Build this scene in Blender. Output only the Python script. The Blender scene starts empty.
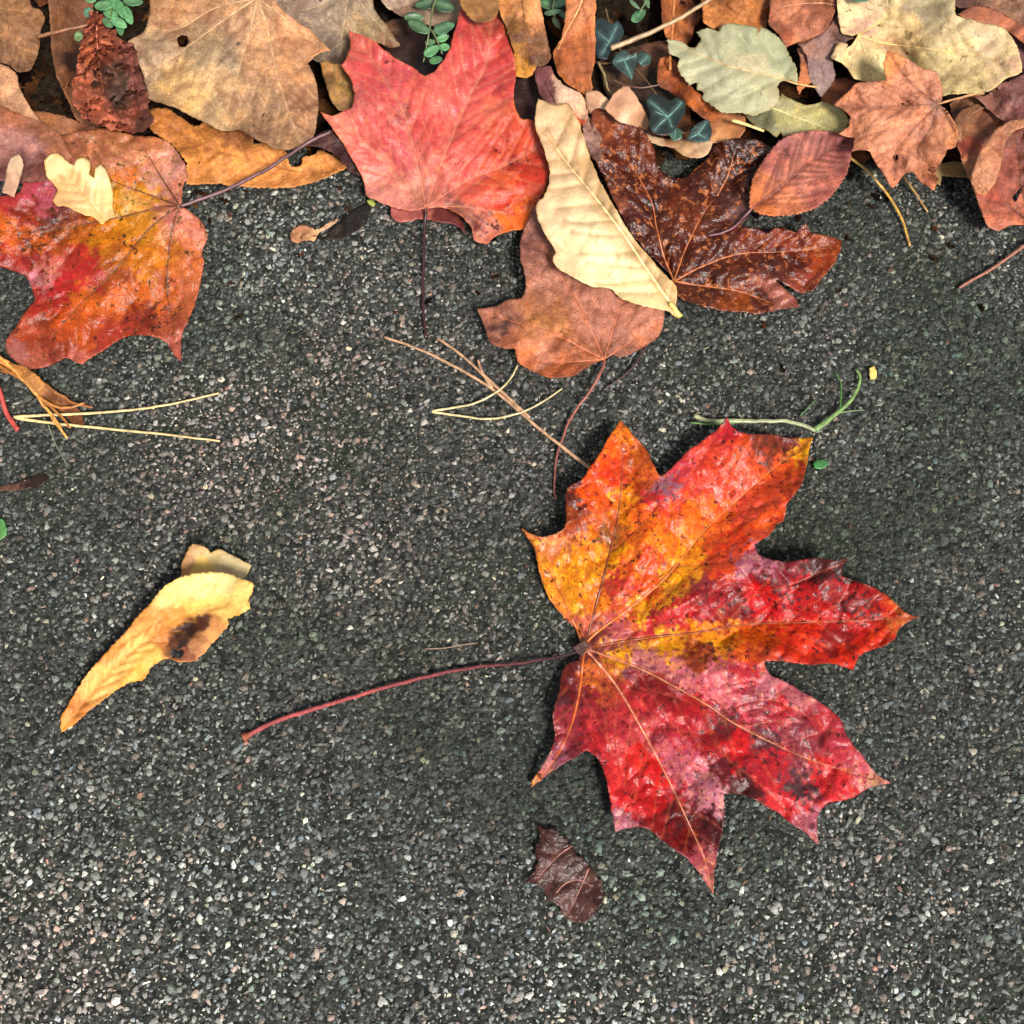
import bpy, math, random
import numpy as np
from mathutils import Vector
from mathutils.geometry import delaunay_2d_cdt
random.seed(7)
RNG = np.random.RandomState(11)
C = bpy.data.collections.new("Scene objects")
bpy.context.scene.collection.children.link(C)
R = math.radians

# ------------------------------------------------------------------ camera
TH, D, FOV = R(18), 0.46, R(45)
CAM = np.array([0, -D*math.sin(TH), D*math.cos(TH)])
F_ = 1/math.tan(FOV/2)
RT = np.array([1, 0, 0.]); UP = np.array([0, math.cos(TH), math.sin(TH)]); FW = np.array([0, math.sin(TH), -math.cos(TH)])
def at(px, py, z=0.0):
    """pixel of the photograph -> point of the world at height z"""
    px = np.asarray(px, float); py = np.asarray(py, float); z = np.asarray(z, float)
    u = (px-512)/512; v = (512-py)/512
    d = u[..., None]*RT + v[..., None]*UP + F_*FW
    t = (z-CAM[2])/d[..., 2]
    return CAM + d*t[..., None]
PX = 0.000372      # metres per pixel near the middle

# ------------------------------------------------------------------ noise
def _hash(ix, iy, seed):
    n = (ix.astype(np.int64)*374761393 + iy.astype(np.int64)*668265263 + seed*974634777) & 0x7fffffff
    n = ((n ^ (n >> 13))*1274126177) & 0x7fffffff
    return ((n ^ (n >> 16)) & 0xffff)/65535.0*2-1
def vnoise(x, y, seed=0):
    ix = np.floor(x); iy = np.floor(y); fx = x-ix; fy = y-iy
    fx = fx*fx*(3-2*fx); fy = fy*fy*(3-2*fy)
    a = _hash(ix, iy, seed); b = _hash(ix+1, iy, seed); c = _hash(ix, iy+1, seed); d = _hash(ix+1, iy+1, seed)
    return (a*(1-fx)+b*fx)*(1-fy)+(c*(1-fx)+d*fx)*fy
def fbm(x, y, seed=0, oct=3):
    s = 0; a = 1; t = 0
    for i in range(oct):
        c, sn = math.cos(.6+i), math.sin(.6+i)
        s = s+a*vnoise((x*c-y*sn)*2**i+i*17.3, (x*sn+y*c)*2**i-i*9.1, seed+i*31); t += a; a *= .55
    return s/t

# ------------------------------------------------------------------ colour
KC = 0.60
def lin(c):
    c = np.asarray(c, float)/255
    return np.where(c <= .04045, c/12.92, ((c+.055)/1.055)**2.4)
def alb(c, sat=1.1):
    l = lin(c); y = float(l@np.array([.3, .59, .11])); l = np.clip(y+(l-y)*sat, .002, 1)
    return l*KC*(.45+.55*min(1, y/.12)) if y < .12 else l*KC

# ------------------------------------------------------------------ materials
def nt(name):
    m = bpy.data.materials.new(name); m.use_nodes = True
    n = m.node_tree; n.nodes.clear(); return m, n
class G:
    def __init__(s, n): s.n = n
    def __call__(s, t, ins=None, **kw):
        o = s.n.nodes.new(t)
        for k, v in kw.items(): setattr(o, k, v)
        for k, v in (ins or {}).items():
            if isinstance(v, bpy.types.NodeSocket): s.n.links.new(v, o.inputs[k])
            else: o.inputs[k].default_value = v
        return o
def mathn(g, op, a, b=0.0, clamp=False):
    o = g('ShaderNodeMath', {0: a, 1: b}, operation=op); o.use_clamp = clamp; return o.outputs[0]
def ramp(g, f, lo, hi, clamp=True):
    o = g('ShaderNodeMapRange', {0: f, 1: lo, 2: hi, 3: 0.0, 4: 1.0}); o.clamp = clamp; return o.outputs[0]
def mixc(g, f, a, b, blend='MIX'):
    o = g('ShaderNodeMix', data_type='RGBA', blend_type=blend)
    for k, v in ((0, f), (6, a), (7, b)):
        if isinstance(v, bpy.types.NodeSocket): g.n.links.new(v, o.inputs[k])
        else: o.inputs[k].default_value = v
    return o.outputs[2]
def rgba(c): return (float(c[0]), float(c[1]), float(c[2]), 1)

def leaf_material(name, rough=.5, spots=0., spotcol=(50, 22, 16), mottle=.25, cell=260, cellbump=.25, bump=.3, coat=0., trans=.12, spec=.4, cellcol=.12, spotscale=330, warm=(1.15, .9, .6), hue=0.):
    m, n = nt(name); g = G(n)
    co = g('ShaderNodeTexCoord').outputs['Object']
    col = g('ShaderNodeVertexColor', layer_name='Col').outputs[0]
    spa = g('ShaderNodeAttribute', attribute_name='spot').outputs['Fac']
    n1 = g('ShaderNodeTexNoise', {'Vector': co, 'Scale': 150., 'Detail': 6., 'Roughness': .62}).outputs[0]
    n2 = g('ShaderNodeTexNoise', {'Vector': co, 'Scale': 800., 'Detail': 5., 'Roughness': .78}).outputs[0]
    dark = mixc(g, 1., col, (.52, .42, .40, 1), 'MULTIPLY')
    lite = mixc(g, 1., col, (*[w*1.25 for w in warm], 1), 'MULTIPLY')
    c = mixc(g, mathn(g, 'MULTIPLY', ramp(g, n1, .58, .38), mottle*1.6), col, dark)
    c = mixc(g, mathn(g, 'MULTIPLY', ramp(g, n1, .52, .72), mottle*1.4), c, lite)
    c = mixc(g, mathn(g, 'MULTIPLY', ramp(g, n2, .56, .36), mottle*1.3), c, dark)
    if hue:
        n3 = g('ShaderNodeTexNoise', {'Vector': co, 'Scale': 430., 'Detail': 5., 'Roughness': .68, 'Distortion': .4}).outputs[0]
        yel = mixc(g, 1., col, (1.12, 1.75, .7, 1), 'MULTIPLY'); red = mixc(g, 1., col, (.62, .36, .55, 1), 'MULTIPLY')
        c = mixc(g, mathn(g, 'MULTIPLY', ramp(g, n3, .53, .60), hue), c, yel)
        c = mixc(g, mathn(g, 'MULTIPLY', ramp(g, n3, .47, .40), hue), c, red)
    # fine vein net
    wv = g('ShaderNodeTexNoise', {'Vector': co, 'Scale': 240., 'Detail': 2.})
    wco = g('ShaderNodeVectorMath', {0: wv.outputs['Color'], 1: (.0022, .0022, .0022)}, operation='MULTIPLY').outputs[0]
    wco = g('ShaderNodeVectorMath', {0: co, 1: wco}, operation='ADD').outputs[0]
    vo = g('ShaderNodeTexVoronoi', {'Vector': wco, 'Scale': float(cell)}, feature='DISTANCE_TO_EDGE').outputs['Distance']
    net = ramp(g, vo, .0, .16)
    c = mixc(g, mathn(g, 'MULTIPLY', mathn(g, 'SUBTRACT', 1., net), cellcol), c, dark)
    vo2 = g('ShaderNodeTexVoronoi', {'Vector': wco, 'Scale': float(cell)*2.7}, feature='DISTANCE_TO_EDGE').outputs['Distance']
    net2 = ramp(g, vo2, .0, .2)
    # decay spots
    sn = g('ShaderNodeTexNoise', {'Vector': co, 'Scale': float(spotscale), 'Detail': 5., 'Roughness': .6, 'Distortion': .6}).outputs[0]
    thr = mathn(g, 'SUBTRACT', .74, mathn(g, 'MULTIPLY', spa, .30))
    sm = mathn(g, 'MULTIPLY', mathn(g, 'SUBTRACT', sn, thr), 13., True)
    sm = mathn(g, 'MULTIPLY', sm, mathn(g, 'MULTIPLY', ramp(g, spa, .02, .3), .88))
    c = mixc(g, sm, c, rgba(alb(spotcol)))
    h = mathn(g, 'ADD', mathn(g, 'MULTIPLY', net, cellbump), mathn(g, 'MULTIPLY', n1, bump*2.2))
    h = mathn(g, 'ADD', h, mathn(g, 'MULTIPLY', n2, bump*.5))
    h = mathn(g, 'ADD', h, mathn(g, 'MULTIPLY', net2, cellbump*.35))
    b = g('ShaderNodeBump', {'Height': h, 'Strength': .7, 'Distance': .00038}).outputs[0]
    ro = mathn(g, 'ADD', mathn(g, 'MULTIPLY', mathn(g, 'SUBTRACT', n1, .5), .5), rough, True)
    p = g('ShaderNodeBsdfPrincipled', {'Base Color': c, 'Roughness': ro, 'Normal': b, 'Specular IOR Level': spec, 'Coat Weight': coat, 'Coat Roughness': .28, 'Coat Normal': b})
    t = g('ShaderNodeBsdfTranslucent', {'Color': c, 'Normal': b})
    mx = g('ShaderNodeMixShader', {0: trans, 1: p.outputs[0], 2: t.outputs[0]})
    o = g('ShaderNodeOutputMaterial', {'Surface': mx.outputs[0]})
    return m
MATS = {
 'fresh': leaf_material('Fresh autumn leaf', rough=.4, mottle=.34, cell=300, cellbump=.26, bump=.24, coat=.03, spec=.24, hue=.6, cellcol=.4, spotcol=(62, 18, 16), spotscale=520),
 'burnt': leaf_material('Burnt orange leaf', rough=.42, mottle=.55, cell=300, cellbump=.4, bump=.5, coat=.05, spec=.26, hue=.34, cellcol=.35, spotcol=(66, 24, 14), spotscale=430),
 'waxy':  leaf_material('Waxy red leaf', rough=.5, mottle=.3, cell=260, cellbump=.3, bump=.3, coat=.03, spec=.25, hue=.3, cellcol=.2, spotcol=(90, 30, 25)),
 'dry':   leaf_material('Dry brown leaf', rough=.62, mottle=.56, cell=420, cellbump=.5, bump=.6, spec=.3, cellcol=.3, spotcol=(80, 52, 36)),
 'litter': leaf_material('Rotten litter', rough=.9, mottle=.6, cell=420, cellbump=.5, bump=.6, spec=.04, cellcol=.3, spotcol=(40, 26, 18)),
 'wet':   leaf_material('Wet rotten leaf', rough=.36, mottle=.6, cell=330, cellbump=.5, bump=.8, coat=.04, spec=.25, cellcol=.3, spotcol=(28, 12, 10), trans=.04),
 'pale':  leaf_material('Pale yellow leaf', rough=.55, mottle=.2, cell=380, cellbump=.25, bump=.35, spec=.3, cellcol=.1, spotcol=(96, 66, 34)),
 'mottled': leaf_material('Mottled pale leaf', rough=.6, mottle=.46, cell=420, cellbump=.3, bump=.4, spec=.3, cellcol=.15, spotcol=(120, 98, 60), spotscale=260),
 'green': leaf_material('Green leaf', rough=.42, mottle=.5, cell=600, cellbump=.2, bump=.2, coat=.1, spec=.45, cellcol=.08, spotcol=(40, 50, 20), warm=(1, 1.1, .8)),
 'rot':   leaf_material('Blotched rotten maple leaf', rough=.3, mottle=.6, cell=330, cellbump=.45, bump=.9, coat=.06, spec=.3, cellcol=.3, spotcol=(170, 100, 62), spotscale=400, trans=.05),
}
_stem = {}
def stem_material(c, rough=.45):
    k = (tuple(c), rough)
    if k in _stem: return _stem[k]
    m, n = nt('Stem fibre'); g = G(n)
    co = g('ShaderNodeTexCoord').outputs['Object']
    nn = g('ShaderNodeTexNoise', {'Vector': co, 'Scale': 420., 'Detail': 4., 'Roughness': .65}).outputs[0]
    a = alb(c)
    cc = mixc(g, ramp(g, nn, .35, .68), rgba(a*.55), rgba(np.minimum(a*1.25, .9)))
    b = g('ShaderNodeBump', {'Height': nn, 'Strength': .5, 'Distance': .0003}).outputs[0]
    p = g('ShaderNodeBsdfPrincipled', {'Base Color': cc, 'Roughness': rough, 'Normal': b})
    g('ShaderNodeOutputMaterial', {'Surface': p.outputs[0]}); _stem[k] = m
    return m

# ------------------------------------------------------------------ objects
def tag(o, label=None, cat=None, group=None, kind=None):
    if label: o['label'] = label
    if cat: o['category'] = cat
    if group: o['group'] = group
    if kind: o['kind'] = kind
    return o
def empty(name, loc):
    o = bpy.data.objects.new(name, None); o.empty_display_size = .01; C.objects.link(o); o.location = Vector(loc); return o
def link_mesh(name, verts, faces, mat, parent=None, origin=None, col=None, spot=None, smooth=True, thick=0.):
    origin = np.asarray(origin if origin is not None else (0, 0, 0), float)
    V = np.asarray(verts, float)-origin
    me = bpy.data.meshes.new(name)
    F = np.asarray(faces, dtype=np.int32)
    k = F.shape[1]
    me.vertices.add(len(V)); me.vertices.foreach_set('co', V.astype(np.float32).ravel())
    me.loops.add(F.size); me.loops.foreach_set('vertex_index', F.ravel())
    me.polygons.add(len(F)); me.polygons.foreach_set('loop_start', np.arange(0, F.size, k, dtype=np.int32))
    me.update(calc_edges=True)
    if smooth: me.polygons.foreach_set('use_smooth', np.ones(len(F), bool))
    if col is not None:
        a = me.color_attributes.new('Col', 'FLOAT_COLOR', 'POINT')
        a.data.foreach_set('color', np.c_[col, np.ones(len(V))].astype(np.float32).ravel())
    if spot is not None:
        a = me.attributes.new('spot', 'FLOAT', 'POINT'); a.data.foreach_set('value', np.asarray(spot, np.float32))
    me.materials.append(mat); me.validate()
    o = bpy.data.objects.new(name, me); C.objects.link(o)
    if parent: o.parent = parent
    else: o.location = Vector(origin)
    if thick:
        s = o.modifiers.new('thickness', 'SOLIDIFY'); s.thickness = thick; s.offset = -1
    return o

def smooth_line(P, step=2.0):
    """Catmull-Rom through the points (any dimension), resampled"""
    P = np.asarray(P, float)
    if len(P) < 3:
        n = max(2, int(np.linalg.norm((P[-1]-P[0])[:2])/step)+1)
        t = np.linspace(0, 1, n)[:, None]; return P[0]*(1-t)+P[-1]*t
    Q = np.vstack([2*P[0]-P[1], P, 2*P[-1]-P[-2]]); out = []
    for i in range(1, len(Q)-2):
        p0, p1, p2, p3 = Q[i-1:i+3]; n = max(2, int(np.linalg.norm((p2-p1)[:2])/step))
        t = np.linspace(0, 1, n, endpoint=False)[:, None]
        out.append(.5*((2*p1)+(-p0+p2)*t+(2*p0-5*p1+4*p2-p3)*t**2+(-p0+3*p1-3*p2+p3)*t**3))
    return np.vstack(out+[P[-1:]])
def tube_mesh(W, rad, sides=8, flat=1.0):
    W = np.asarray(W, float); n = len(W)
    T = np.gradient(W, axis=0); T /= np.linalg.norm(T, axis=1)[:, None]+1e-12
    S = np.cross(T, [0, 0, 1.]); S /= np.linalg.norm(S, axis=1)[:, None]+1e-12
    N = np.cross(S, T)
    a = np.linspace(0, 2*np.pi, sides, endpoint=False)
    V = W[:, None]+rad[:, None, None]*(np.cos(a)[None, :, None]*S[:, None]+flat*np.sin(a)[None, :, None]*N[:, None])
    V = V.reshape(-1, 3); Fs = []
    i = np.arange(n-1)[:, None]*sides; j = np.arange(sides)[None]; j2 = (j+1) % sides
    F = np.stack([i+j, i+j2, i+sides+j2, i+sides+j], -1).reshape(-1, 4)
    V = np.vstack([V, W[:1], W[-1:]]); e = len(V)
    c1 = [[e-2, (k+1) % sides, k, k] for k in range(sides)]; b = (n-1)*sides
    c2 = [[e-1, b+k, b+(k+1) % sides, b+(k+1) % sides] for k in range(sides)]
    T3 = []
    for q in F: T3 += [[q[0], q[1], q[2]], [q[0], q[2], q[3]]]
    T3 += [c[:3] for c in c1]+[c[:3] for c in c2]
    return V, np.array(T3)
def tube(name, pts, r0, r1, color, parent=None, origin=None, wob=.0, rough=.45, flat=1., knob=None, step=2.5, color2=None):
    """pts: (px, py, z mm); radii in mm"""
    L = smooth_line(pts, step); n = len(L)
    if wob:
        s = np.arange(n)*.25; k = random.random()*99
        L[:, 0] += wob*fbm(s+k, s*0, 3); L[:, 1] += wob*fbm(s+k, s*0+9, 5)
    W = at(L[:, 0], L[:, 1], L[:, 2]*.001)
    t = np.linspace(0, 1, n); rad = (r0*(1-t)+r1*t)*.001
    rad = rad*(1+.10*fbm(t*n*.3, t*0+len(name), 7))
    if knob: rad += knob*.001*np.exp(-((1-t)*n*step/6)**2)
    V, F = tube_mesh(W, rad, flat=flat)
    if color2 is not None:
        tt = np.concatenate([np.repeat(t, 8), [0, 1]])[:, None]; m = np.clip(tt*1.5-.1, 0, 1); e = np.clip((tt-.965)/.03, 0, 1)
        cc = alb(color)*(1-m)+alb(color2)*m; cc = cc*(1-e)+alb((190, 118, 84))*e
        return link_mesh(name, V, F, MATS['dry'], parent, origin if origin is not None else W[0], cc, np.full(len(V), .1))
    return link_mesh(name, V, F, stem_material(color, rough), parent, origin if origin is not None else (W[0] if parent is None else None))

def inside(x, y, P):
    P = np.asarray(P); r = np.zeros(x.shape, bool); n = len(P); j = n-1
    for i in range(n):
        xi, yi = P[i]; xj, yj = P[j]
        if yi != yj:
            r ^= ((yi > y) != (yj > y)) & (x < (xj-xi)*(y-yi)/(yj-yi)+xi)
        j = i
    return r
def segdist(x, y, segs):
    d = np.full(x.shape, 1e9)
    for (ax, ay, bx, by) in segs:
        vx, vy = bx-ax, by-ay; l = vx*vx+vy*vy+1e-9
        t = np.clip(((x-ax)*vx+(y-ay)*vy)/l, 0, 1)
        d = np.minimum(d, (x-ax-t*vx)**2+(y-ay-t*vy)**2)
    return np.sqrt(d)
def segs_of(L): return [(L[i][0], L[i][1], L[i+1][0], L[i+1][1]) for i in range(len(L)-1)]
def outline_resample(P, step, jit, ser=None, rnd=.0):
    P = np.asarray(P, float); out = []; s = 0
    area = .5*np.sum(P[:, 0]*np.roll(P[:, 1], -1)-P[:, 1]*np.roll(P[:, 0], -1)); sg = 1 if area > 0 else -1
    n = len(P)
    for i in range(n):
        p0, p1, p2, p3 = P[i-1], P[i], P[(i+1) % n], P[(i+2) % n]
        l = np.linalg.norm(p2-p1); k = max(1, int(round(l/step))); d = (p2-p1)/(l+1e-9); nr = np.array([d[1], -d[0]])*sg
        # soft spline: tangents limited so that tips stay sharp
        def tan(a, b, c):
            u = (b-a)/(np.linalg.norm(b-a)+1e-9); v = (c-b)/(np.linalg.norm(c-b)+1e-9)
            w = max(0, np.dot(u, v)); return (u+v)*.5*w
        t1 = tan(p0, p1, p2)*l; t2 = tan(p1, p2, p3)*l
        for j in range(k):
            t = j/k; h = (2*t**3-3*t*t+1)*p1+(t**3-2*t*t+t)*t1+(-2*t**3+3*t*t)*p2+(t**3-t*t)*t2
            q = h.copy(); ss = s+l*t
            q += nr*jit*(vnoise(np.array([ss*.35]), np.array([1.7]), 5)[0]+.6*vnoise(np.array([ss*.12]), np.array([3.1]), 8)[0]) if j else 0
            if ser: q += nr*ser[0]*(1-((ss/ser[1]) % 1))
            out.append(q)
        s += l
    return np.array(out)
def inside1(p, P):
    x, y = p; a = P; b = np.roll(P, 1, 0); dy = b[:, 1]-a[:, 1]; dy = np.where(dy == 0, 1e-12, dy)
    return bool((((a[:, 1] > y) != (b[:, 1] > y)) & (x < (b[:, 0]-a[:, 0])*(y-a[:, 1])/dy+a[:, 0])).sum() % 2)
def segdist1(p, S):
    v = S[:, 2:]-S[:, :2]; q = p-S[:, :2]; t = np.clip((q*v).sum(1)/((v*v).sum(1)+1e-9), 0, 1)[:, None]
    return math.sqrt((((q-t*v))**2).sum(1).min())
def side_veins(mains, P, gap=17, ang=42, maxlen=90):
    out = []; allm = [smooth_line(m, 3) for m in mains]
    for mi, L in enumerate(allm):
        others = np.array([s for k, M in enumerate(allm) if k != mi for s in segs_of(M[::2])])
        n = len(L); tot = n*3
        for side in (-1, 1):
            k = int(gap/3*(.9 if side > 0 else 1.35))
            while k < n-3:
                tg = L[min(k+1, n-1)]-L[k-1]; th = math.atan2(tg[1], tg[0]); a = th+side*R(ang)
                p = L[k].copy(); br = [p.copy()]; ml = maxlen*(1-.55*k/n)
                for st in range(int(ml/3)):
                    a += (th+side*R(ang-16)-a)*.06+random.uniform(-.06, .06)
                    p = p+3*np.array([math.cos(a), math.sin(a)])
                    if not inside1(p, P): break
                    if len(others) and st > 1 and segdist1(p, others) < 4: break
                    br.append(p.copy())
                if len(br) > 3: out.append(np.array(br))
                k += int(gap/3*random.uniform(.8, 1.3))
    return out

class Leaf: pass
def blade(name, P, z=3., hts=None, cols=None, veins=(), mat='dry', sp=2.2, holes=(), pillow=.5, und=.8, curl=1., crumple=.15, warp=9, pw=4.5,
          sec=True, gap=17, ang=42, seclen=90, veincol=None, vstr=.35, edgecol=None, edgew=1.6, spot=0., spots=(), parent=None, origin=None, jit=.7, ser=None, seed=1, crease=.35, thick=.18, extra=(), sat=None, wf=.55, fold=0., ridge=None):
    O = outline_resample(P, sp, jit, ser)
    st = {'fresh': 1.02, 'burnt': 1.03, 'waxy': .98, 'dry': 1.0, 'pale': .80, 'mottled': .86, 'wet': 1.1, 'rot': 1.15, 'green': .95}[mat] if sat is None else sat
    tint = np.array([1.03, 1.0, .87]) if mat in ('dry', 'wet', 'rot') else np.ones(3)
    if mat == 'dry': und *= 1.3; curl *= 1.8; crumple *= 1.35; jit *= 1.5
    if ridge is None: ridge = {'dry': 1.15, 'wet': .5, 'rot': 1.0, 'fresh': .7, 'burnt': .9, 'waxy': .9, 'pale': .5, 'mottled': .9, 'green': 0.}[mat]
    lf = {'fresh': 1.06, 'burnt': .96, 'waxy': 1.08, 'dry': 1.25, 'pale': 1.05, 'mottled': 1.1, 'wet': .8, 'rot': .8, 'green': .8}[mat]
    mains = [np.asarray(v, float) for v in veins]
    secs = side_veins(mains, O, gap, ang, seclen) if (sec and mains) else []
    secs += [smooth_line(e, 3) for e in extra]
    mseg = [s for v in mains for s in segs_of(smooth_line(v, 4))]
    sseg = [s for v in secs for s in segs_of(v)]
    oseg = segs_of(np.vstack([O, O[:1]])[::1])
    H = np.asarray(hts if hts else [(P[0][0], P[0][1], z)], float)
    def height(x, y):
        x = np.asarray(x, float); y = np.asarray(y, float)
        w = sum_ = 0
        for hx, hy, hz in H:
            ww = 1/((x-hx)**2+(y-hy)**2+120)**1.4; w = w+ww; sum_ = sum_+ww*hz
        h = sum_/w
        h = h+und*fbm(x/55, y/55, seed, 2)+crumple*2.4*fbm(x/13, y/13, seed+3, 3)
        wx = x+6*fbm(x/30, y/30, seed+50, 2); wy = y+6*fbm(x/30, y/30, seed+51, 2)
        h = h+ridge*(2.2*np.abs(fbm(wx/34, wy/34, seed+52, 1))+1.1*np.abs(fbm(wx/15, wy/15, seed+53, 1))-.9)
        dm = segdist(x, y, mseg) if mseg else np.full(x.shape, 99.)
        ds = segdist(x, y, sseg) if sseg else np.full(x.shape, 99.)
        de = segdist(x, y, oseg[::2] if len(oseg) > 80 else oseg)
        if mseg and fold: h = h+fold*(1-np.exp(-(dm/26)**2)-.5)
        if mseg: h = h+pillow*(1-np.exp(-(dm/11)**2))-crease*np.exp(-(dm/2.2)**2)
        if sseg: h = h+pillow*.6*(1-np.exp(-(ds/5)**2))-crease*.6*np.exp(-(ds/1.6)**2)
        h = h+curl*np.exp(-(de/11)**2)*(fbm(x/26, y/26, seed+9, 2)*1.5+.25)
        return np.maximum(h, .75), dm, ds, de
    x0, y0 = O.min(0); x1, y1 = O.max(0)
    gx, gy = np.meshgrid(np.arange(x0, x1, sp), np.arange(y0, y1, sp*.87))
    gx = gx+(np.arange(gx.shape[0]) % 2)[:, None]*sp*.5
    gx = (gx+RNG.uniform(-.22, .22, gx.shape)*sp).ravel(); gy = (gy+RNG.uniform(-.22, .22, gy.shape)*sp).ravel()
    k = inside(gx, gy, O); gx, gy = gx[k], gy[k]
    k = segdist(gx, gy, oseg) > sp*.55; gx, gy = gx[k], gy[k]
    pts = [Vector(p) for p in O]; edges = []
    n = len(O)
    for hl in holes:
        b = len(pts); hr = outline_resample(hl, sp*.7, .3); pts += [Vector(p) for p in hr]; edges += [(b+i, b+(i+1) % len(hr)) for i in range(len(hr))]
    pts += [Vector(p) for p in zip(gx, gy)]
    res = delaunay_2d_cdt(pts, edges, [list(range(n))], 1, 1e-4)
    V = np.array([tuple(v) for v in res[0]]); F = np.array([list(f) for f in res[2] if len(f) == 3])
    cx = V[F].mean(1)
    for hl in holes: k = ~inside(cx[:, 0], cx[:, 1], np.asarray(hl, float)); F = F[k]; cx = cx[k]
    h, dm, ds, de = height(V[:, 0], V[:, 1])
    W = at(V[:, 0], V[:, 1], h*.001)
    # colour: irregular patches of pigment, with sheen and shade painted in on some leaves
    X = V[:, 0]+warp*(fbm(V[:, 0]/20, V[:, 1]/20, seed+21, 3)+wf*fbm(V[:, 0]/4.2, V[:, 1]/4.2, seed+22, 2))
    Y = V[:, 1]+warp*(fbm(V[:, 0]/20, V[:, 1]/20, seed+41, 3)+wf*fbm(V[:, 0]/4.2, V[:, 1]/4.2, seed+42, 2))
    cw = 0; cc = 0
    for (a, b, c) in cols:
        w = 1/((X-a)**2+(Y-b)**2+9)**((pw+1.2)/2); cw = cw+w; cc = cc+w[:, None]*alb(c, st)[None]*lf*tint
    col = cc/cw[:, None]
    if veincol is not None:
        vc = alb(veincol, st)*lf
        m = np.clip(np.exp(-(ds/1.25)**2)*vstr, 0, 1)[:, None]; col = col*(1-m)+vc*m
        m = np.clip(np.exp(-(dm/2.6)**2)*vstr*.9, 0, 1)[:, None]; col = col*(1-m)+vc*m
    if edgecol is not None:
        m = (np.exp(-(de/edgew)**2)*.75*(.6+.6*fbm(V[:, 0]/14, V[:, 1]/14, seed+5, 2)))[:, None]; m = np.clip(m, 0, 1); col = col*(1-m)+alb(edgecol)*m
    sv = np.full(len(V), float(spot))
    for (a, b, r, s) in spots: sv = np.maximum(sv, s*np.exp(-(((X-a)**2+(Y-b)**2)/(r*r))))
    # orient up
    a, b, c = W[F[:, 0]], W[F[:, 1]], W[F[:, 2]]
    nz = np.cross(b-a, c-a)[:, 2]; F[nz < 0] = F[nz < 0][:, ::-1]
    o = link_mesh(name, W, F, MATS[mat], parent, origin, col, sv, thick=thick*.001)
    return o, (lambda x, y: height(x, y)[0]), mains

def leaf(name, label, cat, P, stem=None, stemcol=(120, 60, 50), stemr=(.5, .7), vcol=(200, 140, 90), vr=(.30, .10), patches=(), tubes=True, group=None, base=None, knob=.3, stemcol2=None, vcols=None, **kw):
    P = [tuple(p) for p in P]
    b = base or (kw['veins'][0][0] if kw.get('veins') else P[0])
    z = kw.get('z', 3.); org = at(b[0], b[1], (z)*.001)
    simple = not stem and not patches and not (kw.get('veins') and tubes)
    if simple:
        o, h, m = blade(name, P, origin=org, **kw)
        return tag(o, label, cat, group)
    root = empty(name, org); tag(root, label, cat, group)
    o, h, mains = blade('blade', P, parent=root, origin=org, **kw)
    if tubes:
        for vi, v in enumerate(mains):
            L = smooth_line(v, 3)[:-1]; n = len(L)
            hz = h(L[:, 0], L[:, 1])+.10
            W = at(L[:, 0], L[:, 1], hz*.001); t = np.linspace(0, 1, n)
            Vv, Fv = tube_mesh(W, (vr[0]*(1-t)**1.1+vr[1]*t*(1-t*.5))*.001, 6, .7)
            link_mesh('vein', Vv, Fv, stem_material(vcols[vi] if vcols else vcol), root, org)
    if stem: tube('stem', stem, stemr[0], stemr[1], stemcol, root, org, wob=.8, knob=knob, color2=stemcol2)
    for p in patches:
        p = dict(p); nm = p.pop('name'); p.setdefault('mat', kw.get('mat', 'dry'))
        blade(nm, parent=root, origin=org, **p)
    return root

# ================================================================== THE LEAVES
# ---- the big maple leaf
MAIN = [(580,646),(578,630),(572,625),(561,614),(552,603),(543,584),(538,565),(534,548),(528,539),(522,529),(529,533),(542,537),(556,534),(565,528),(566,513),(566,500),(568,487),(581,481),(590,467),(600,453),(611,434),(621,420),
 (630,431),(641,444),(650,457),(656,470),(662,476),(673,466),(688,451),(703,440),(716,430),(727,417),(733,428),(742,433),(758,434),(772,434),(780,436),(792,438),(813,437),(810,446),(807,463),(803,480),(796,492),(787,504),(783,521),(775,527),(769,535),(761,540),(755,545),
 (758,554),(764,557),(775,560),(788,562),(806,559),(820,558),(833,560),(850,558),(843,566),(842,575),(852,580),(865,584),(878,590),(889,597),(898,605),(905,612),(919,617),(908,622),(900,628),(894,639),(887,644),(876,648),(865,652),(858,659),(853,670),
 (844,667),(833,664),(820,664),(805,664),(790,662),(775,661),(765,662),(766,668),(771,675),(780,679),(792,685),(803,692),(814,698),(824,705),(835,714),(843,724),(845,732),(855,747),(863,756),(872,769),(880,777),(891,783),
 (876,786),(865,790),(852,798),(838,801),(829,803),(821,811),(817,818),(817,829),(819,844),(811,839),(803,831),(792,824),(780,814),(767,807),(756,800),(745,795),(732,793),(724,794),(724,809),(722,831),(719,845),(715,867),(713,894),
 (708,887),(700,875),(692,864),(676,850),(662,841),(651,831),(638,827),(624,829),(615,833),(613,818),(610,801),(607,782),(602,768),(595,755),(586,751),(572,759),(558,767),(545,777),(531,788),(532,781),(540,770),(550,752),(555,736),(553,722),(555,706),(560,689),(562,673),(568,663),(579,660)]
B = (584,648)
MV = [[B,(575,625),(560,592),(542,560),(525,532)], [B,(592,620),(604,575),(617,520),(622,470),(621,424)], [B,(595,634),(659,584),(699,536),(729,507),(768,473),(809,440)],
 [B,(644,638),(699,632),(749,624),(819,622),(870,620),(914,617)], [B,(634,666),(674,686),(709,706),(739,726),(809,759),(887,782)], [B,(590,654),(615,684),(639,724),(664,771),(684,813),(704,858),(712,890)], [B,(583,660),(579,694),(570,729),(555,759),(533,785)]]
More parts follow.
